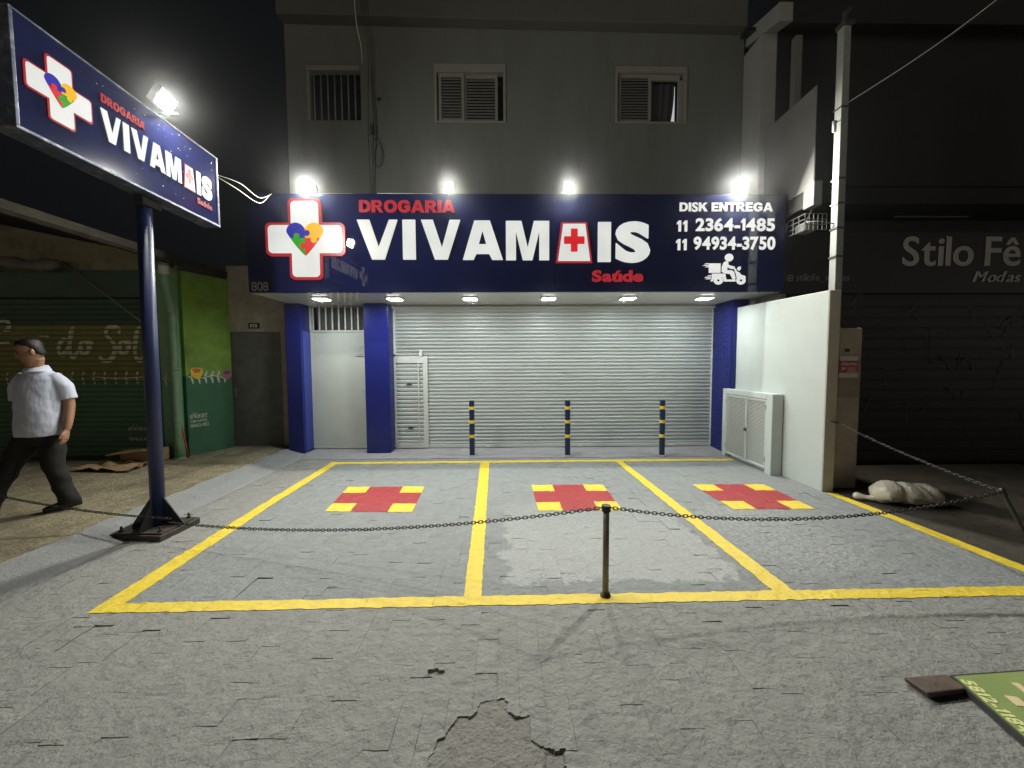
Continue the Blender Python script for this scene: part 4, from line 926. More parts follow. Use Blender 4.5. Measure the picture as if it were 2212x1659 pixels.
mb = MB(); mb.box(3.80, 3.852, y0 + 0.131, y1 - 0.101, 0.051, zt - 0.086); mb.build('cabinet_inside', m_dark, cb)
ym = 5.86
for a, b2 in ((y0 + 0.135, ym - 0.003), (ym + 0.003, y1 - 0.105)):
    mb = MB(); mb.box(CXF + 0.005, CXF + 0.02, a, a + 0.025, 0.06, zt - 0.09); mb.box(CXF + 0.005, CXF + 0.02, b2 - 0.025, b2, 0.06, zt - 0.09); mb.box(CXF + 0.005, CXF + 0.02, a + 0.025, b2 - 0.025, 0.06, 0.09); mb.box(CXF + 0.005, CXF + 0.02, a + 0.025, b2 - 0.025, zt - 0.118, zt - 0.09)
    dd = mb.build('cabinet_door', m_white, cb, bevel=0.002)
    mb = MB(); mb.add([(CXF + 0.014, a + 0.02, 0.085), (CXF + 0.014, b2 - 0.02, 0.085), (CXF + 0.014, b2 - 0.02, zt - 0.112), (CXF + 0.014, a + 0.02, zt - 0.112)], [(0, 1, 2, 3)]); mb.build('perforated_panel', m_perf, dd)
    mb = MB()
    yy = a if a < ym - 0.3 else b2
    for zc in (0.2, 0.95): mb.tube([(CXF + 0.0, yy, zc - 0.03), (CXF + 0.0, yy, zc + 0.03)], 0.008, 8)
    mb.build('hinge', m_handle, dd)
mb = MB(); mb.box(CXF - 0.02, CXF + 0.004, ym - 0.022, ym + 0.022, 0.53, 0.565); mb.tube([(CXF - 0.008, ym - 0.012, 0.565), (CXF - 0.008, ym - 0.012, 0.585), (CXF - 0.008, ym + 0.012, 0.585), (CXF - 0.008, ym + 0.012, 0.565)], 0.004, 6); mb.build('padlock', m_darkgrey, cb, bevel=0.003)
pl = thing('concrete_pillar', 'stained brown concrete pillar beside the white wall end', 'pillar', (4.28, 4.93, 0))
mb = MB(); mb.box(4.10, 4.455, 4.76, 5.12, -0.03, 2.015); pl_b = mb.build('shaft', m_pillar, pl, bevel=0.012)
mb = MB(); mb.box(4.03, 4.10, 4.80, 5.1, -0.03, 2.0); mb.build('side_face', m_pillar, pl, bevel=0.01)
mb = MB(); mb.box(4.17, 4.445, 4.752, 4.759, 1.16, 1.62); mb.box(4.165, 4.45, 4.75, 4.759, 1.145, 1.16); mb.build('meter_hatch', mat('hatch_paint', (0.34, 0.27, 0.23), 0.7, 0.2, 8, 0.3, 40), pl, bevel=0.003)
mb = MB(); mb.tube([(4.26, 4.755, 1.735), (4.26, 4.735, 1.735)], 0.022, 14); mb.build('conduit_hole', m_black, pl)
al = thing('alarm_sign', 'small red and white alarm plate on the brown pillar', 'sign', (4.30, 4.748, 1.40)); FA = FY(4.749)
mb = MB(); mb.fbox(FA, 4.165, 4.40, 1.395, 1.665, 0, 0.003); al_p = mb.build('plate', m_whitesign, al)
mb = MB(); mb.fbox(FA, 4.165, 4.40, 1.455, 1.605, 0.0031, 0.005); mb.build('red_field', m_redsign, al)
mb = MB(); text(mb, 'Alarme', FA, 4.185, 4.385, 1.545, 1.592, 0.005, 0.0065, off=0.02); mb.prism([[(4.185, 1.475), (4.20, 1.525), (4.25, 1.515), (4.235, 1.495), (4.205, 1.495)]], FA, 0.005, 0.0065)
for k in range(3): mb.fbox(FA, 4.265, 4.385 - 0.02 * (k % 2), 1.470 + k * 0.02, 1.478 + k * 0.02, 0.005, 0.006)
mb.build('lettering', m_whitesign, al)
up_ = thing('utility_post', 'tall square pale concrete service post rising behind the brown pillar', 'utility post', (4.17, 4.86, 2.0))
mb = MB(); mb.hexa([(4.135, 4.82, 2.0), (4.225, 4.82, 2.0), (4.225, 4.92, 2.0), (4.135, 4.92, 2.0)], [(4.115, 4.82, 5.66), (4.205, 4.82, 5.66), (4.205, 4.92, 5.66), (4.115, 4.92, 5.66)]); mb.build('post', m_upost, up_, bevel=0.006)
mb = MB(); mb.box(4.10, 4.235, 4.80, 4.94, 5.66, 5.72); mb.tube([(4.16, 4.87, 5.7), (4.16, 4.87, 5.84), (4.22, 4.87, 5.9)], 0.03, 10); mb.build('cap', m_darkgrey, up_, bevel=0.01)
mb = MB()
for zc in (2.35, 2.9, 3.25, 3.55, 3.85, 4.7): mb.box(4.108 + (5.66 - zc) * 0.004, 4.225, 4.812, 4.928, zc, zc + 0.02)
mb.build('strap', m_darkgrey, up_)
mb = MB(); mb.tube([(4.06, 4.84, 4.55), (4.06, 4.84, 4.42)], 0.022, 10); mb.tube([(4.06, 4.84, 4.53), (4.14, 4.85, 4.56)], 0.008, 6); mb.build('insulator', m_rail, up_, smooth=True)
for i, (e, s) in enumerate((((6.6, 3.4, 6.6), 'upper'), ((6.7, 3.3, 6.35), 'lower'))):
    wire('overhead_wire', [(4.22, 4.84, 4.77 - 0.03 * i), (5.1, 4.3, 5.32 - 0.03 * i), (e[0], e[1], e[2])], 0.006, m_wcable if i == 0 else m_cable, 'thin overhead service wire from the pale post to the upper right, %s of two' % s, 'wire')
wire('service_cable', [(4.14, 4.86, 3.32), (4.02, 5.0, 3.40), (4.0, 5.15, 3.45), (4.12, 5.22, 3.62)], 0.007, m_cable, 'dark service cable looping from the pale post to the balcony side')

# trash sack
def sack():
    n, m = 120, 72; vs = []; fs = []
    A = Vector((4.16, 4.24, 0.115)); Bq = Vector((4.83, 4.12, 0.105)); d = (Bq - A); L = d.length; d = d.normalized(); s = Vector((-d.y, d.x, 0)); u = Vector((0, 0, 1))
    def rg(x, y): return abs(float(vnoise(x, y))) * 2
    for i in range(n):
        t = i / (n - 1); rr = (max(0.0, 1 - abs(2 * t - 1) ** 5.0)) ** 0.5 * (1.06 - 0.16 * math.exp(-((t - 0.36) / 0.05) ** 2) - 0.20 * t); c = A + d * (t * L)
        for j in range(m):
            a = 2 * math.pi * j / m; x, y, z = t * L, math.cos(a) * 0.15 * rr, math.sin(a) * 0.135 * rr
            q = 1 + 0.22 * float(vnoise(x * 7 + y * 3 + 11, z * 9 + y * 6 + 40)) - 0.16 * rg(x * 9 + z * 7, y * 11 - z * 9 + 60) - 0.035 * rg(x * 30 - y * 16, z * 28 + x * 9 + 90)
            p = c + s * (y * q * 1.08) + u * (z * q); p.z = max(0.002 + 0.004 * rg(x * 20, y * 20), p.z); vs.append(p)
    for i in range(n - 1):
        for j in range(m): fs.append((i * m + j, i * m + (j + 1) % m, (i + 1) * m + (j + 1) % m, (i + 1) * m + j))
    mb = MB(); mb.add(vs, fs); return mb
m_sack = mat('dusty_plastic', (0.66, 0.62, 0.52), 0.25, 0.10, 9, 0.35, 14, stain=(0.45, 0.41, 0.32), sscale=7, samt=0.5, bdist=0.03, coat=0.5)
sb = thing('plastic_sack', 'crumpled pale plastic sack lying at the foot of the brown pillar', 'sack', (4.45, 4.2, 0))
sack().build('bag', m_sack, sb, smooth=True)
mb = MB(); mb.tube(catmull([(4.26, 4.21, 0.07), (4.17, 4.25, 0.04), (4.11, 4.31, 0.032), (4.06, 4.37, 0.035)], 5), [0.075, 0.066, 0.056, 0.047, 0.040, 0.034, 0.029, 0.026, 0.027, 0.030, 0.036, 0.040, 0.043, 0.041, 0.034, 0.020], 14, sx=1.0); mb.build('knotted_end', m_sack, sb, smooth=True)

# ================================================================== RIGHT NEIGHBOUR
nb = thing('neighbour_building', 'dark two-storey neighbouring shop on the right with balcony and closed front', 'building', (7.5, 6.0, 0))
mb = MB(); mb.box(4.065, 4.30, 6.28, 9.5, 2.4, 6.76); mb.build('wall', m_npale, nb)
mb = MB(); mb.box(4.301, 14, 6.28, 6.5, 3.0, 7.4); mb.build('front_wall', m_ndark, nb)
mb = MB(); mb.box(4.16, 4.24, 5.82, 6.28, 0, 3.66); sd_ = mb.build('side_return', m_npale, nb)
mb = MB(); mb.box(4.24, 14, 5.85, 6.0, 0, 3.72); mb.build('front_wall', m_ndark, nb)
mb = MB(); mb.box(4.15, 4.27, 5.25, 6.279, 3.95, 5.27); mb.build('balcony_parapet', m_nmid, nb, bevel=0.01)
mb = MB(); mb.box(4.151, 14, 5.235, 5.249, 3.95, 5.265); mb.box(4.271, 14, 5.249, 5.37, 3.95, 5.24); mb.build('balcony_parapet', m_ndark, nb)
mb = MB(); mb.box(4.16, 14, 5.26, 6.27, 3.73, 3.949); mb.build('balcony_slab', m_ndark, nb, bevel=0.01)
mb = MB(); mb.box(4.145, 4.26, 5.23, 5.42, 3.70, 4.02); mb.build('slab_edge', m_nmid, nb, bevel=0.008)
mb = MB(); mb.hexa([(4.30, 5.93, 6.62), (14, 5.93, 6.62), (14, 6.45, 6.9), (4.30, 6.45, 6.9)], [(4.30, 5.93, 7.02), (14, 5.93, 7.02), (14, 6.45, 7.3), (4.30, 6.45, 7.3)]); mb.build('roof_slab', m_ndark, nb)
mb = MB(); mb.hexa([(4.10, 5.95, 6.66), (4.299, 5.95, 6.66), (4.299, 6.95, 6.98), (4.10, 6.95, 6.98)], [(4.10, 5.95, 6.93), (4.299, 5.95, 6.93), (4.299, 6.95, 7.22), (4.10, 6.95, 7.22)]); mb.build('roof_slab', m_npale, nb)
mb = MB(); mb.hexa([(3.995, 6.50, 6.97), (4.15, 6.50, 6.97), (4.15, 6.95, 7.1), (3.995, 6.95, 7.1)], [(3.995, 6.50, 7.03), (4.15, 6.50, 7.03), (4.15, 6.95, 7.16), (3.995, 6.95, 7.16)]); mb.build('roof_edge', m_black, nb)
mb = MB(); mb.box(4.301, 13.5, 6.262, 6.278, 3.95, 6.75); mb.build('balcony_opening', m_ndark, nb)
mb = MB(); mb.box(4.50, 4.60, 6.14, 6.24, 3.95, 6.62); mb.build('balcony_post', m_nmid, nb)
mb = MB(); mb.box(4.8, 13.5, 5.80, 5.849, 0.05, 2.60)
shn = mb.build('shop_front', mat('dark_shutter', (0.008, 0.008, 0.009), 0.55, 0.2, 4, 0.1, 30), nb)
mb = MB()
for k in range(16): mb.box(4.8, 13.5, 5.785, 5.80, 0.1 + k * 0.155, 0.21 + k * 0.155)
mb.build('slats', mat('dark_slat', (0.009, 0.009, 0.010), 0.5, 0.2, 4), shn)
rg = random.Random(3); mb = MB()
for k in range(46):
    x = rg.uniform(4.95, 8.3); z = rg.uniform(0.35, 2.45); pts = [(x, z)]
    for q in range(rg.randint(1, 3)): x += rg.uniform(-0.16, 0.22); z += rg.uniform(-0.22, 0.22); pts.append((x, z))
    mb.ribbon(pts, rg.uniform(0.008, 0.03), FY(5.783), 0.0, 5)
mb.build('scribbles', mat('chalky_scribble', (0.075, 0.075, 0.072), 0.8, 0.5, 9), shn)
ns = thing('shop_sign', 'dark unlit shop sign with dull silver lettering on the right neighbour', 'shop sign', (6.5, 5.78, 2.65)); FN = FY(5.78)
mb = MB(); mb.box(4.16, 13.5, 5.78, 5.85, 2.62, 3.52); mb.build('panel', m_nsign, ns)
mb = MB(); text(mb, 'Stilo Fê', FN, 5.96, 7.76, 3.02, 3.46, 0.001, 0.012, off=0.010, gap=0.07)
for x0, z in ((6.02, 0),): pass
mb.build('lettering', m_nlet, ns)
mb = MB(); text(mb, 'Modas', FN, 7.05, 7.78, 2.78, 2.94, 0.001, 0.02, off=0.0, shear=0.35, gap=0.02); mb.build('lettering', m_nlet, ns)
mb = MB(); text(mb, 'stilofe_modas', FN, 4.36, 5.17, 2.79, 2.91, 0.001, 0.004, off=0.0, gap=0.06); mb.prism([rrect(4.22, 4.31, 2.80, 2.895, 0.02), list(reversed(rrect(4.235, 4.295, 2.815, 2.88, 0.015)))], FN, 0.001, 0.004); mb.prism([circ(4.265, 2.847, 0.018, None, 12)], FN, 0.001, 0.004); mb.build('handle_print', m_nlet2, ns)
mb = MB(); mb.box(5.75, 6.85, 5.70, 5.74, 3.72, 3.745); mb.build('edge_reflection', m_nlet2, ns)  # light caught on the sign's upper edge, built as a pale strip
cg = thing('wire_cage', 'small white wire cage fixed under the dark balcony', 'cage', (4.35, 5.6, 3.45))
mb = MB()
for k in range(6): mb.tube([(4.19 + k * 0.062, 5.43, 3.44), (4.19 + k * 0.062, 5.43, 3.66)], 0.005, 6)
for k in range(4): mb.tube([(4.19, 5.43, 3.44 + k * 0.073), (4.50, 5.43, 3.44 + k * 0.073)], 0.005, 6); mb.tube([(4.19, 5.43, 3.44 + k * 0.073), (4.19, 5.77, 3.44 + k * 0.073)], 0.005, 6)
for k in range(4): mb.tube([(4.19, 5.43 + k * 0.11, 3.44), (4.19, 5.43 + k * 0.11, 3.66)], 0.005, 6)
mb.build('cage_bars', m_gutterpale, cg)
mb = MB(); mb.box(4.25, 4.42, 5.5, 5.7, 3.45, 3.58); mb.build('lamp_body', m_gutterpale, cg, bevel=0.02)

# ================================================================== LEFT NEIGHBOUR (green shop)
gs = thing('green_shop', 'low green painted shop with a lean-to roof and a mural on its shutter', 'building', (-6.5, 6.3, 0.1))
UA = Vector((-5.20, 6.33, 0)); UB = Vector((-4.965, 7.05, 0)); ud = (UB - UA).normalized(); FS = frame(UA, ud, (0, 0, 1), (ud.y, -ud.x, 0)); SL = (UB - UA).length
zsp = [(SL * k / 24, 1.40 + 0.03 * math.sin(k * 0.9) - 0.03 * k / 24) for k in range(25)]
mb = MB(); mb.prism([[(0, 0.06), (SL, 0.06)] + list(reversed(zsp))], FS, -0.12, 0.0); mb.build('lower_wall', m_green, gs)
mb = MB(); mb.prism([zsp + [(SL, 3.1), (0, 3.1)]], FS, -0.12, 0.0); mb.build('upper_wall', m_lime, gs)
def garland(mb, fr, u0, u1, v, n, lift, step, sc=1.0):
    N = int((u1 - u0) / step); mb.ribbon([(u0 + (u1 - u0) * k / 8, v + 0.02 * math.sin(k * 1.7) * sc) for k in range(9)], 0.014 * sc, fr, n, 4)
    for k in range(N):
        u = u0 + (k + 0.5) * step
        for s in (1, -1):
            mb.ribbon([(u, v), (u + 0.025 * sc, v + s * 0.05 * sc), (u + 0.045 * sc, v + s * 0.11 * sc)] if s > 0 else [(u, v), (u + 0.02 * sc, v - 0.05 * sc), (u + 0.03 * sc, v - 0.12 * sc)], [0.008 * sc, 0.034 * sc, 0.03 * sc, 0.008 * sc], fr, n + 0.001 * (s > 0), 5)
mb = MB(); garland(mb, FS, 0.02, 0.70, 1.385, 0.003, 0, 0.105, 0.95)
text(mb, 'eNovart', FS, 0.03, 0.30, 0.70, 0.80, 0.001, 0.003, off=0.0, shear=0.3, gap=0.03); text(mb, 'GRAFITE', FS, 0.04, 0.29, 0.635, 0.675, 0.001, 0.003, off=0.0); text(mb, '98463-4152', FS, 0.03, 0.32, 0.555, 0.61, 0.001, 0.003, off=0.0)
mb.build('wall_mural', m_mural, gs)
for u, v, a, b2, rr in ((0.16, 1.45, m_flowy, m_flowo, 0.095), (0.66, 1.41, m_flowp, m_flowv, 0.085)):
    mb = MB(); mb.prism([catmull([(u - rr, v + rr * 0.7), (u - rr * 0.85, v - rr * 0.4), (u, v - rr), (u + rr * 0.85, v - rr * 0.4), (u + rr, v + rr * 0.7), (u + rr * 0.4, v + rr * 0.95), (u - rr * 0.4, v + rr * 0.95), (u - rr, v + rr * 0.7)], 4)[:-1]], FS, 0.001, 0.009); fl = mb.build('mural_flower', a, gs)
    mb = MB()
    for dx, dy in ((-0.45, 0.55), (0, 0.7), (0.45, 0.55), (-0.2, 0.3), (0.25, 0.3)): mb.prism([circ(u + dx * rr, v + dy * rr, rr * 0.24, None, 10)], FS, 0.0085, 0.0105)
    mb.build('flower_centre', b2, fl)
# pilaster, pipe, recess
mb = MB(); mb.box(-5.46, -5.27, 6.18, 6.5, 0.06, 1.395); mb.build('pilaster', mat('pilaster_green', (0.15, 0.33, 0.19), 0.7, 0.15, 5, 0.3, 60), gs)
mb = MB(); mb.box(-5.46, -5.27, 6.18, 6.5, 1.396, 3.08); mb.build('pilaster', mat('pilaster_light_green', (0.20, 0.36, 0.17), 0.7, 0.15, 5, 0.3, 60), gs)
mb = MB(); mb.box(-5.27, -5.20, 6.40, 6.6, 0.06, 3.08); mb.build('recess', m_dkgreen, gs)
FG = FY(6.178); mb = MB(); garland(mb, FG, -5.45, -5.28, 1.36, 0.001, 0, 0.085, 0.95); mb.build('pilaster_mural', m_mural, gs)
mb = MB(); mb.tube(catmull([(-5.06, 5.86, 3.10), (-5.07, 5.87, 2.98), (-5.09, 5.9, 2.86), (-5.20, 6.10, 2.52), (-5.215, 6.14, 2.40), (-5.215, 6.14, 2.2), (-5.215, 6.14, 0.09)], 5), 0.055, 16); mb.cyl((-5.215, 6.14), 0.063, 1.50, 1.55, 16); mb.cyl((-5.215, 6.14), 0.085, 0.085, 0.12, 16); dp_ = mb.build('downpipe', m_pipe, gs, smooth=True)
mb = MB(); mb.tube([(-5.062, 5.862, 3.06), (-5.072, 5.875, 2.94)], 0.063, 16); mb.build('pipe_collar', m_rail, dp_, smooth=False)
mb = MB(); mb.tube([(-5.17, 6.17, 0.6), (-5.12, 6.20, 0.10)], 0.013, 8); mb.build('red_pipe', mat('red_pipe_paint', (0.45, 0.06, 0.04), 0.5), gs, smooth=True)
# beam and shutter
mb = MB(); mb.hexa([(-12, 6.20, 3.08), (-5.27, 6.20, 3.08), (-5.27, 6.5, 3.08), (-12, 6.5, 3.08)], [(-12, 6.20, 4.63), (-5.27, 6.20, 3.255), (-5.27, 6.5, 3.255), (-12, 6.5, 4.63)]); mb.build('beam', m_beige, gs)
mb = MB(); mb.box(-12, -5.461, 6.20, 6.5, 2.66, 3.078); mb.build('header', m_dkgreen, gs)
mb = MB(); mb.box(-5.66, -5.461, 6.22, 6.5, 0.06, 2.66); mb.build('jamb', m_dkgreen, gs)
mb = MB(); mb.tube([(-5.72, 6.2, 0.1), (-5.72, 6.2, 2.6)], 0.014, 8); mb.cyl((-5.72, 6.2), 0.02, 1.75, 1.79, 8); mb.build('conduit', m_pipe, gs, smooth=True)
def slats(z0, z1, name, m):
    prof = []; z = z0
    while z < z1 - 0.01:
        for dz, dy in ((0, 0.004), (0.008, -0.006), (0.03, -0.011), (0.055, -0.011), (0.072, -0.004), (0.079, 0.004)): prof.append((6.28 + dy, min(z1, z + dz)))
        z += 0.082
    mb = MB(); mb.add([(x, y, zz) for (y, zz) in prof for x in (-12, -5.66)], [(2 * i, 2 * i + 1, 2 * i + 3, 2 * i + 2) for i in range(len(prof) - 1)]); return mb.build(name, m, sg_)
sg_ = bpy.data.objects.new('roller_shutter', None)
mb = MB(); mb.box(-12, -5.66, 6.25, 6.27, 0.06, 0.11); COL.objects.unlink(sg_) if sg_.name in COL.objects else None
bpy.data.objects.remove(sg_)
sg_ = mb.build('roller_shutter', m_dkgreen, gs)
slats(0.11, 1.34, 'painted_slats', m_shutg); slats(1.34, 2.242, 'painted_slats', m_shuto); slats(2.242, 2.66, 'painted_slats', m_dkgreen)
FM = FY(6.262); ZX = lambda p: (-7.99 + 0.001846 * p[0], 2.733 - 0.001786 * p[1])
mb = MB()
for st in ([(570, 425), (520, 408), (478, 455), (470, 520), (500, 545), (545, 500), (585, 410)], [(615, 300), (590, 330), (566, 470), (572, 545), (600, 560), (640, 500)],
           [(705, 425), (665, 440), (655, 500), (680, 540), (715, 520), (735, 460), (705, 425), (770, 445)], [(985, 370), (995, 315), (940, 295), (885, 325), (888, 375), (935, 435), (950, 510), (905, 590), (840, 595), (812, 550)],
           [(1040, 425), (1000, 440), (988, 500), (1010, 540), (1050, 515), (1068, 460), (1040, 425), (1100, 450)], [(1175, 300), (1145, 340), (1118, 500), (1130, 580), (1165, 595), (1200, 560)],
           [(-20, 250), (40, 240), (70, 270), (60, 310), (20, 330)], [(-60, 440), (60, 436)], [(310, 372), (400, 378)]):
    mb.ribbon([ZX(p) for p in st], [0.03, 0.075, 0.05, 0.085, 0.04], FM, 0.004 * (len(mb.f) % 5), 5)
garland(mb, FM, -8.4, -5.67, 1.40, 0.001, 0, 0.17, 1.0)
text(mb, 'eNovart', FM, -6.1, -5.73, 0.52, 0.63, 0.0, 0.002, off=0.0, shear=0.3, gap=0.03); text(mb, '98463-4152', FM, -6.1, -5.72, 0.36, 0.43, 0.0, 0.002, off=0.0)
mo = mb.build('shutter_mural', m_muralf, sg_); bm = bmesh.new(); bm.from_mesh(mo.data); oz = wloc(sg_).z; zk = 0.11
while zk < 2.7:
    for dzk in (0.012, 0.068): bmesh.ops.bisect_plane(bm, geom=bm.verts[:] + bm.edges[:] + bm.faces[:], plane_co=(0, 0, zk + dzk - oz), plane_no=(0, 0, 1))
    zk += 0.082
dead = [f_ for f_ in bm.faces if not (0.0121 < ((f_.calc_center_median().z + oz - 0.11) % 0.082) < 0.0679)]
bmesh.ops.delete(bm, geom=dead, context='FACES'); bm.to_mesh(mo.data); bm.free()
# lean-to roof with gutter
mb = MB(); mb.hexa([(-12.5, 2.6, 4.75), (-5.05, 2.6, 3.22), (-5.05, 7.6, 3.22), (-12.5, 7.6, 4.75)], [(-12.5, 2.6, 4.80), (-5.05, 2.6, 3.27), (-5.05, 7.6, 3.27), (-12.5, 7.6, 4.80)]); mb.build('roof', m_roof, gs)
mb = MB(); pr = [(-0.075, 0.11), (-0.07, 0.02), (-0.03, -0.015), (0.03, -0.015), (0.07, 0.02), (0.078, 0.11), (0.066, 0.11), (0.06, 0.03), (0.025, 0.0), (-0.025, 0.0), (-0.06, 0.03), (-0.066, 0.11)]
mb.prism([[(a - 5.04, b2 + 3.13) for a, b2 in pr]], frame((0, 0, 0), (1, 0, 0), (0, 0, 1), (0, 1, 0)), 2.6, 7.55); gt = mb.build('gutter', m_gutter, gs, bevel=0.002)
mb = MB(); mb.box(-5.0, -4.96, 5.9, 5.93, 3.05, 3.25); mb.tube([(-4.98, 6.75, 3.1), (-4.98, 6.9, 3.22)], 0.03, 8); mb.build('gutter_strap', m_gutter, gs)
# rolled awning with folding arm
aw = thing('rolled_awning', 'rolled grey awning with a thin brace under the green shop roof', 'awning', (-7.2, 5.9, 3.0))
mb = MB(); pth = [(-9 + 0.16 * k, 6.02 + 0.02 * math.sin(k * 1.3), 3.13 + 0.03 * math.sin(k * 0.9)) for k in range(15)]; mb.tube(pth, [0.075 + 0.02 * math.sin(k * 2.1) for k in range(15)], 12); mb.build('roll', mat('dusty_canvas', (0.16, 0.15, 0.13), 0.9, 0.35, 9, 0.6, 18, bdist=0.03), aw, smooth=True)
mb = MB(); mb.tube([(-6.82, 6.12, 3.20), (-5.60, 6.10, 2.22)], 0.012, 8); mb.build('brace', m_gutterpale, aw, smooth=True)
# concrete doorway wall 818
dw = thing('doorway_wall', 'bare concrete wall with a dark steel door between the green shop and the blue column', 'wall', (-4.4, 7.05, 0.1))
mb = MB(); mb.box(-4.97, -4.86, 7.05, 7.2, 0.05, 2.16) if False else None
mb = MB(); mb.box(-4.99, -3.80, 7.05, 7.25, 2.175, 3.35); mb.box(-4.065, -3.80, 7.05, 7.25, 0.05, 2.175); mb.build('wall_body', m_conc, dw)
mb = MB(); mb.box(-4.99, -4.066, 7.08, 7.12, 0.08, 2.172); ddr = mb.build('steel_door', m_dkdoor, dw, bevel=0.004)
mb = MB(); mb.tube([(-4.93, 7.08, 1.13), (-4.93, 7.04, 1.13), (-4.84, 7.035, 1.13)], 0.008, 8); mb.box(-4.945, -4.915, 7.072, 7.079, 1.0, 1.18); mb.build('handle', m_handle, ddr)
FD = FY(7.048); hp = MB(); hp.box(-4.63, -4.43, 7.038, 7.049, 2.235, 2.335); hpo = hp.build('number_plate', m_black, dw)
mb = MB(); text(mb, '818', FD, -4.60, -4.47, 2.255, 2.315, 0.010, 0.013, off=0.01, gap=0.1); mb.build('numerals', m_whitesign, hpo)
# cardboard
def crumple(q, n, z, amp, sd):
    vs = []; fs = []
    for b in range(n):
        for a in range(n):
            s, t = a / (n - 1), b / (n - 1); p = (Vector(q[0]) * (1 - s) + Vector(q[1]) * s) * (1 - t) + (Vector(q[3]) * (1 - s) + Vector(q[2]) * s) * t
            h = abs(float(vnoise(p.x * 6 + sd, p.y * 6))) * amp + 0.012; vs.append((p.x, p.y, z + h))
    for b in range(n - 1):
        for a in range(n - 1): fs.append((b * n + a, b * n + a + 1, (b + 1) * n + a + 1, (b + 1) * n + a))
    k = len(vs); vs += [(v[0], v[1], v[2] - 0.006) for v in vs]; fs += [tuple(i + k for i in reversed(f_)) for f_ in fs]
    mb = MB(); mb.add(vs, fs); return mb
tag(crumple([(-6.15, 5.45, 0), (-5.25, 5.35, 0), (-5.35, 5.85, 0), (-6.0, 5.9, 0)], 16, 0.10, 0.16, 4).build('cardboard_sheet', m_card), 'flattened crumpled cardboard sheet on the sidewalk behind the sign pole', 'cardboard')
cx_ = thing('cardboard_box', 'battered open cardboard box against the green shutter behind the pole', 'box', (-5.62, 6.0, 0.1))
mb = MB(); mb.hexa([(-5.88, 5.88, 0.11), (-5.33, 5.80, 0.11), (-5.32, 6.12, 0.11), (-5.86, 6.15, 0.11)], [(-5.87, 5.86, 0.27), (-5.31, 5.79, 0.30), (-5.32, 6.10, 0.31), (-5.85, 6.13, 0.28)]); mb.build('body', m_card, cx_, bevel=0.01)
mb = MB(); mb.hexa([(-5.88, 5.86, 0.275), (-5.35, 5.79, 0.305), (-5.38, 5.68, 0.33), (-5.92, 5.70, 0.255)], [(-5.88, 5.866, 0.282), (-5.35, 5.796, 0.312), (-5.38, 5.686, 0.337), (-5.92, 5.706, 0.262)]); mb.hexa([(-5.87, 5.86, 0.277), (-5.86, 6.13, 0.285), (-6.06, 6.12, 0.20), (-6.08, 5.86, 0.17)], [(-5.87, 5.866, 0.284), (-5.86, 6.136, 0.292), (-6.06, 6.126, 0.207), (-6.08, 5.866, 0.177)]); mb.build('flap', m_card, cx_)

# ================================================================== CABLES ON THE UPPER WALL
cbm = thing('cable_bundle', 'dark tangled cables hanging down the upper wall right of the barred window', 'cables', (-2.25, 6.72, 4.1))
for i in range(4):
    x = -2.28 + i * 0.035; mb = MB(); mb.tube(catmull([(x - 0.02, 6.53, 9.0), (x - 0.01, 6.53, 7.3), (x + 0.01, 6.735, 6.9), (x + random.uniform(-.03, .03), 6.735, 6.2), (x + random.uniform(-.03, .05), 6.735, 5.6), (x + random.uniform(-.02, .02), 6.735, 4.9), (-2.25 + i * 0.006, 6.735, 4.05)], 6), 0.0035, 6); mb.build('strand', m_cable, cbm, smooth=True)
for rr, dx, dz in ((0.16, 0.06, 5.15), (0.13, 0.10, 5.1), (0.10, 0.02, 5.5)):
    mb = MB(); mb.tube([(-2.22 + dx + rr * 0.55 * math.cos(a * 0.35), 6.73 - 0.004 * a % 0.02, dz + rr * 1.5 * math.sin(a * 0.35)) for a in range(22)], 0.0035, 6); mb.build('coil', m_cable, cbm, smooth=True)
mb = MB(); mb.box(-2.13, -2.08, 6.715, 6.75, 6.0, 6.04); mb.box(-2.24, -2.20, 6.715, 6.75, 5.45, 5.6); mb.build('clip', m_cable, cbm)
wire('wall_cable', [(-2.40, 6.53, 9.0), (-2.39, 6.53, 7.3), (-2.375, 6.73, 6.85), (-2.37, 6.735, 6.6)], 0.008, m_wcable, 'single pale cable hanging at the top of the wall beside the dark bundle')

# ================================================================== FALLEN BOARD (front right)
bo = thing('fallen_board', 'green printed board lying flat on the paving at the lower right', 'board', (2.6, 1.5, 0))
bq = [Vector(p) for p in ((2.205, 1.802, 0), (3.25, 1.86, 0), (3.15, 0.75, 0), (2.03, 0.98, 0))]
ev = (bq[3] - bq[0]).normalized(); bu = Vector((ev.x, ev.y, 0)); bv = Vector((-bu.y, bu.x, 0)); FB = (Vector((2.205, 1.802, 0)), bu, bv, Vector((0, 0, 1)))
def L2(p): d = p - FB[0]; return (d.dot(bu), d.dot(bv))
mb = MB(); mb.prism([[L2(p) for p in bq]], FB, 0.004, 0.034); mb.build('frame', m_darkgrey, bo)
mb = MB(); mb.prism([[L2(bq[0] * 0.988 + bq[2] * 0.012), L2(bq[1] * 0.988 + bq[3] * 0.012), L2(bq[2] * 0.99 + bq[0] * 0.01), L2(bq[3] * 0.99 + bq[1] * 0.01)]], FB, 0.033, 0.038); pf = mb.build('printed_face', m_board, bo)
mb = MB(); text(mb, '5812-1184/', FB, 0.03, 0.335, 0.018, 0.072, 0.038, 0.040, off=0.028, shear=0.0, gap=0.07); mb.fbox(FB, 0.355, 0.5, 0.025, 0.065, 0.038, 0.040); mb.build('lettering', m_bl_y, pf)
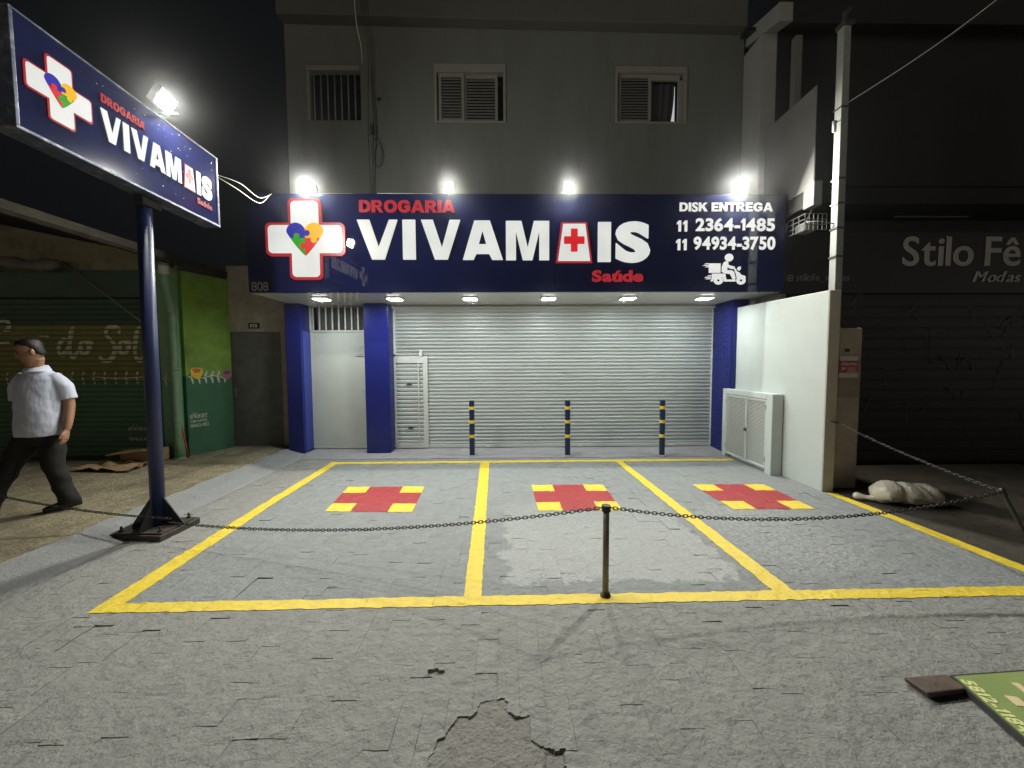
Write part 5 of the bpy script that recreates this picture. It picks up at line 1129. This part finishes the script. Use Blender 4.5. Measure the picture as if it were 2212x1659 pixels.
mb = MB(); text(mb, '@', FB, 0.215, 0.265, 0.155, 0.20, 0.038, 0.040, off=0.012); mb.build('lettering', m_bl_d, pf)
mb = MB(); mb.fbox(FB, 0.10, 0.155, 0.135, 0.185, 0.038, 0.040); mb.fbox(FB, 0.005, 0.30, 0.245, 0.275, 0.038, 0.040); mb.fbox(FB, 0.175, 0.20, 0.205, 0.24, 0.038, 0.040); mb.build('printed_blocks', m_bl_c, pf)
mb = MB(); mb.hexa([(1.975, 1.80, 0.006), (2.20, 1.815, 0.006), (2.205, 1.725, 0.006), (1.99, 1.70, 0.006)], [(1.965, 1.795, 0.034), (2.195, 1.81, 0.034), (2.20, 1.722, 0.034), (1.98, 1.70, 0.034)]); mb.build('support_foot', m_wood, bo, bevel=0.006)

# ================================================================== PERSON
def remesh(ob, vox, sm=4, fac=0.5):
    m1 = ob.modifiers.new('remesh', 'REMESH'); m1.mode = 'VOXEL'; m1.voxel_size = vox; m1.use_smooth_shade = True
    m2 = ob.modifiers.new('smooth', 'SMOOTH'); m2.factor = fac; m2.iterations = sm
    dg = bpy.context.evaluated_depsgraph_get(); dg.update()
    me = bpy.data.meshes.new_from_object(ob.evaluated_get(dg), depsgraph=dg); ob.modifiers.clear(); old = ob.data; ob.data = me; bpy.data.meshes.remove(old)
    me.polygons.foreach_set('use_smooth', [True] * len(me.polygons)); return ob
PC = Vector((-4.72, 3.96, 0.10)); bf = Vector((0.30, -0.95, 0)).normalized(); bl = Vector((-bf.y, bf.x, 0)) * 0.87      # torso forward / his left
hf = Vector((-0.60, -0.74, -0.36)).normalized(); hl = Vector((-hf.y, hf.x, 0)).normalized(); hu = hl.cross(hf) * -1 if hl.cross(hf).z < 0 else hl.cross(hf)
def T(a, b, z): return PC + bl * a + bf * b + Vector((0, 0, z))          # a: to his left, b: forward
pe = thing('person', 'man in a loose white short-sleeved shirt and dark trousers walking left past the pole', 'person', PC)
HC = T(0.0, 0.075, 1.63)
def Hd(a, b, c): return HC + hl * a + hf * b + hu * c
body = MB()
body.rings([(Hd(0, 0.004 * 0 + o, z), hl * rx, hf * ry) for z, rx, ry, o in ((-0.125, 0.030, 0.026, 0.055), (-0.108, 0.046, 0.05, 0.035), (-0.08, 0.058, 0.074, 0.018), (-0.04, 0.069, 0.088, 0.006), (0.0, 0.075, 0.094, 0.0), (0.05, 0.077, 0.097, -0.006), (0.085, 0.070, 0.088, -0.008), (0.112, 0.048, 0.062, -0.008), (0.125, 0.02, 0.026, -0.008))], 22)
body.rings([(Hd(0, 0.092 + d, z), hl * w_, hf * h_) for z, w_, h_, d in ((0.03, 0.008, 0.008, -0.004), (0.0, 0.011, 0.014, 0.002), (-0.025, 0.017, 0.018, 0.006), (-0.036, 0.013, 0.010, 0.0))], 10)       # nose
for s in (-1, 1): body.ball(tuple(Hd(s * 0.078, -0.008, -0.005)), 0.012, 0.02, 0.03, 10, 7)
body.rings([(Hd(0, 0.088, -0.062), hl * 0.022, hu * 0.007), (Hd(0, 0.096, -0.062), hl * 0.018, hu * 0.005)], 10)                     # lips
body.tube([T(0, 0.02, 1.40), T(-0.005, 0.035, 1.48), Hd(0, -0.01, -0.06)], [0.07, 0.062, 0.06], 16)
body.tube([T(0, 0, 0.85), T(0, 0, 1.1), T(0, 0, 1.38)], [0.115, 0.12, 0.10], 16)
def limb(pts, rad): body.tube(catmull(pts, 4), list(np.interp(np.linspace(0, 1, (len(pts) - 1) * 4 + 1), np.linspace(0, 1, len(rad)), rad)), 14)
ARM = {1: [T(0.13, 0.0, 1.365), T(0.208, -0.005, 1.27), T(0.245, -0.01, 1.10), T(0.262, 0.045, 0.93), T(0.264, 0.075, 0.84)], -1: [T(-0.13, 0, 1.365), T(-0.208, -0.04, 1.27), T(-0.245, -0.09, 1.10), T(-0.262, -0.105, 0.95), T(-0.266, -0.10, 0.86)]}
for s, pts in ARM.items():
    limb(pts, [0.045, 0.050, 0.045, 0.040, 0.029]); wr = pts[-1]; dn = (pts[-1] - pts[-2]).normalized(); fw = (bf - dn * bf.dot(dn)).normalized(); sd = dn.cross(fw) * s
    body.rings([(wr, fw * 0.030, sd * 0.022), (wr + dn * 0.03, fw * 0.038, sd * 0.021), (wr + dn * 0.07, fw * 0.043, sd * 0.019), (wr + dn * 0.098, fw * 0.038, sd * 0.014)], 14)
    for k, (o, ln) in enumerate(((0.030, 0.066), (0.010, 0.076), (-0.010, 0.070), (-0.029, 0.054))):
        b0 = wr + dn * 0.085 + fw * o; inn = -bl * s; body.tube([b0, b0 + dn * ln * 0.45 + inn * 0.006, b0 + dn * ln * 0.75 + inn * 0.022, b0 + dn * ln * 0.85 + inn * 0.042], [0.0098, 0.0095, 0.0088, 0.007], 8)
    b0 = wr + dn * 0.03 + fw * 0.03; body.tube([b0, b0 + dn * 0.03 + fw * 0.022, b0 + dn * 0.06 + fw * 0.026 - bl * s * 0.012, b0 + dn * 0.078 + fw * 0.022 - bl * s * 0.02], [0.013, 0.012, 0.010, 0.008], 8)
HIP = {1: T(0.085, 0, 0.86), -1: T(-0.085, 0, 0.86)}
KNEE = {1: Vector((-4.64, 3.96, 0.56)), -1: Vector((-4.95, 3.85, 0.56))}; ANK = {1: Vector((-4.575, 4.03, 0.20)), -1: Vector((-5.10, 3.77, 0.19))}
for s in (1, -1): body.tube([HIP[s], HIP[s].lerp(KNEE[s], 0.5), KNEE[s], KNEE[s].lerp(ANK[s], 0.4), ANK[s]], [0.075, 0.07, 0.05, 0.05, 0.035], 12)
bo_ = body.build('body', m_skin, pe, smooth=True); remesh(bo_, 0.0062, 3)
mb = MB()
for i, (z, rx, ry, o) in enumerate(((-0.05, 0.066, 0.03, -0.070), (-0.02, 0.079, 0.062, -0.040), (0.03, 0.082, 0.080, -0.026), (0.07, 0.080, 0.097, -0.012), (0.10, 0.068, 0.086, -0.009), (0.125, 0.048, 0.062, -0.010), (0.138, 0.02, 0.026, -0.010))): pass
mb.rings([(Hd(0, o, z), hl * rx, hf * ry) for z, rx, ry, o in ((-0.06, 0.052, 0.026, -0.066), (-0.03, 0.073, 0.050, -0.044), (0.01, 0.0785, 0.066, -0.034), (0.045, 0.080, 0.080, -0.026), (0.075, 0.076, 0.090, -0.014), (0.10, 0.066, 0.083, -0.010), (0.122, 0.046, 0.060, -0.010), (0.132, 0.02, 0.026, -0.010))], 32); hr = mb.build('hair', m_hair, pe, smooth=True)
for v in hr.data.vertices: v.co += Vector((1, 1, 1)) * float(vnoise(v.co.x * 70 + v.co.z * 50, v.co.y * 70 + v.co.z * 30)) * 0.007
for s in (-1, 1):
    mb = MB(); mb.ball(tuple(Hd(s * 0.031, 0.079, 0.012)), 0.012, 0.012, 0.008, 10, 7); mb.build('eye', m_eye, pe, smooth=True)
    mb = MB(); mb.tube([Hd(s * 0.016, 0.093, 0.030), Hd(s * 0.034, 0.089, 0.034), Hd(s * 0.050, 0.076, 0.028)], [0.004, 0.005, 0.003], 6); mb.build('eyebrow', m_hair, pe, smooth=True)
sh_ = MB()
sh_.rings([(T(0, o, z), bl * rx, bf * ry) for z, rx, ry, o in ((0.79, 0.222, 0.165, 0.01), (0.83, 0.220, 0.165, 0.015), (0.93, 0.205, 0.165, 0.02), (1.05, 0.200, 0.158, 0.02), (1.17, 0.198, 0.148, 0.015), (1.28, 0.195, 0.135, 0.01), (1.36, 0.182, 0.118, 0.005), (1.415, 0.140, 0.098, 0.0), (1.445, 0.105, 0.088, 0.005), (1.462, 0.080, 0.078, 0.012))], 32)
for s in (1, -1):
    a = ARM[s]; sh_.tube([T(s * 0.11, 0, 1.385), a[0].lerp(a[1], 0.6), a[1], a[1].lerp(a[2], 0.55), a[1].lerp(a[2], 0.72)], [0.066, 0.074, 0.075, 0.073, 0.075], 18)
so = sh_.build('shirt', m_shirt, pe, smooth=True); remesh(so, 0.009, 4)
for v in so.data.vertices:
    n = float(vnoise(v.co.x * 9 + v.co.z * 5, v.co.z * 7 + v.co.y * 9)) * 0.011 + float(vnoise(v.co.x * 22 + v.co.z * 14 + 7, v.co.z * 12 - v.co.x * 8)) * 0.006; v.co += v.normal * n
mb = MB(); nk = [(T(0, 0.015, 1.452), bl * 0.082, bf * 0.076), (T(0, 0.005, 1.492), bl * 0.072, bf * 0.068), (T(0, 0.0, 1.500), bl * 0.076, bf * 0.072), (T(0, 0.008, 1.462), bl * 0.100, bf * 0.095), (T(0, 0.012, 1.435), bl * 0.115, bf * 0.110)]
mb.rings(nk, 24, cap=False); mb.build('collar', m_shirt, pe, smooth=True)
mb = MB(); 
for k in range(5): mb.tube([T(0.006, 0.196 - 0.0 * k, 0.90 + k * 0.10), T(0.006, 0.203, 0.90 + k * 0.10)], 0.006, 8)
tr = MB(); tr.rings([(T(0, 0.0, z), bl * rx, bf * ry) for z, rx, ry in ((0.70, 0.155, 0.115), (0.78, 0.172, 0.132), (0.88, 0.17, 0.138), (0.97, 0.165, 0.13))], 24)
for s in (1, -1): tr.tube([HIP[s] + Vector((0, 0, 0.02)), HIP[s].lerp(KNEE[s], 0.5), KNEE[s], KNEE[s].lerp(ANK[s], 0.5), ANK[s] + Vector((0, 0, -0.035))], [0.10, 0.095, 0.080, 0.076, 0.080], 18)
to = tr.build('trousers', m_trous, pe, smooth=True); remesh(to, 0.009, 4)
for v in to.data.vertices: v.co += v.normal * (float(vnoise(v.co.x * 9 + 2, v.co.z * 14 + v.co.y * 5)) * 0.018)
wf = Vector((-0.66, -0.75, 0)).normalized(); wl = Vector((-wf.y, wf.x, 0))
for s in (1, -1):
    a = ANK[s]; zb_ = 0.102; lift = 0.0 if s < 0 else 0.012
    mb = MB(); mb.rings([(Vector((a.x, a.y, zb_)) + wf * o + Vector((0, 0, h + lift * (1 if o < 0 else 0.2))), wl * w_, Vector((0, 0, 1)) * t_) for o, h, w_, t_ in ((-0.085, 0.035, 0.022, 0.03), (-0.06, 0.05, 0.036, 0.05), (0.0, 0.055, 0.040, 0.055), (0.06, 0.045, 0.046, 0.044), (0.12, 0.034, 0.046, 0.033), (0.165, 0.028, 0.034, 0.026), (0.185, 0.024, 0.014, 0.018))], 16)
    mb.build('shoe', m_shoe, pe, smooth=True)

# ================================================================== added thin volume imitating lens halos round the lamps
hz = MB(); hz.box(-25, 25, -15, 21, -1.1, 9.6); ho = hz.build('halo_volume', bpy.data.materials.new('lamp_halo_volume'), origin=(0, 0, 0)); tag(ho, kind='stuff')
hm = ho.data.materials[0]; hm.use_nodes = True; hn = hm.node_tree.nodes; hn.remove(hn['Principled BSDF'])
pv_ = hn.new('ShaderNodeVolumePrincipled'); pv_.inputs['Color'].default_value = (0.95, 0.97, 1.0, 1); pv_.inputs['Density'].default_value = 0.0014; pv_.inputs['Anisotropy'].default_value = 0.974
hm.node_tree.links.new(pv_.outputs[0], hn['Material Output'].inputs['Volume']); SC.cycles.volume_bounces = 0
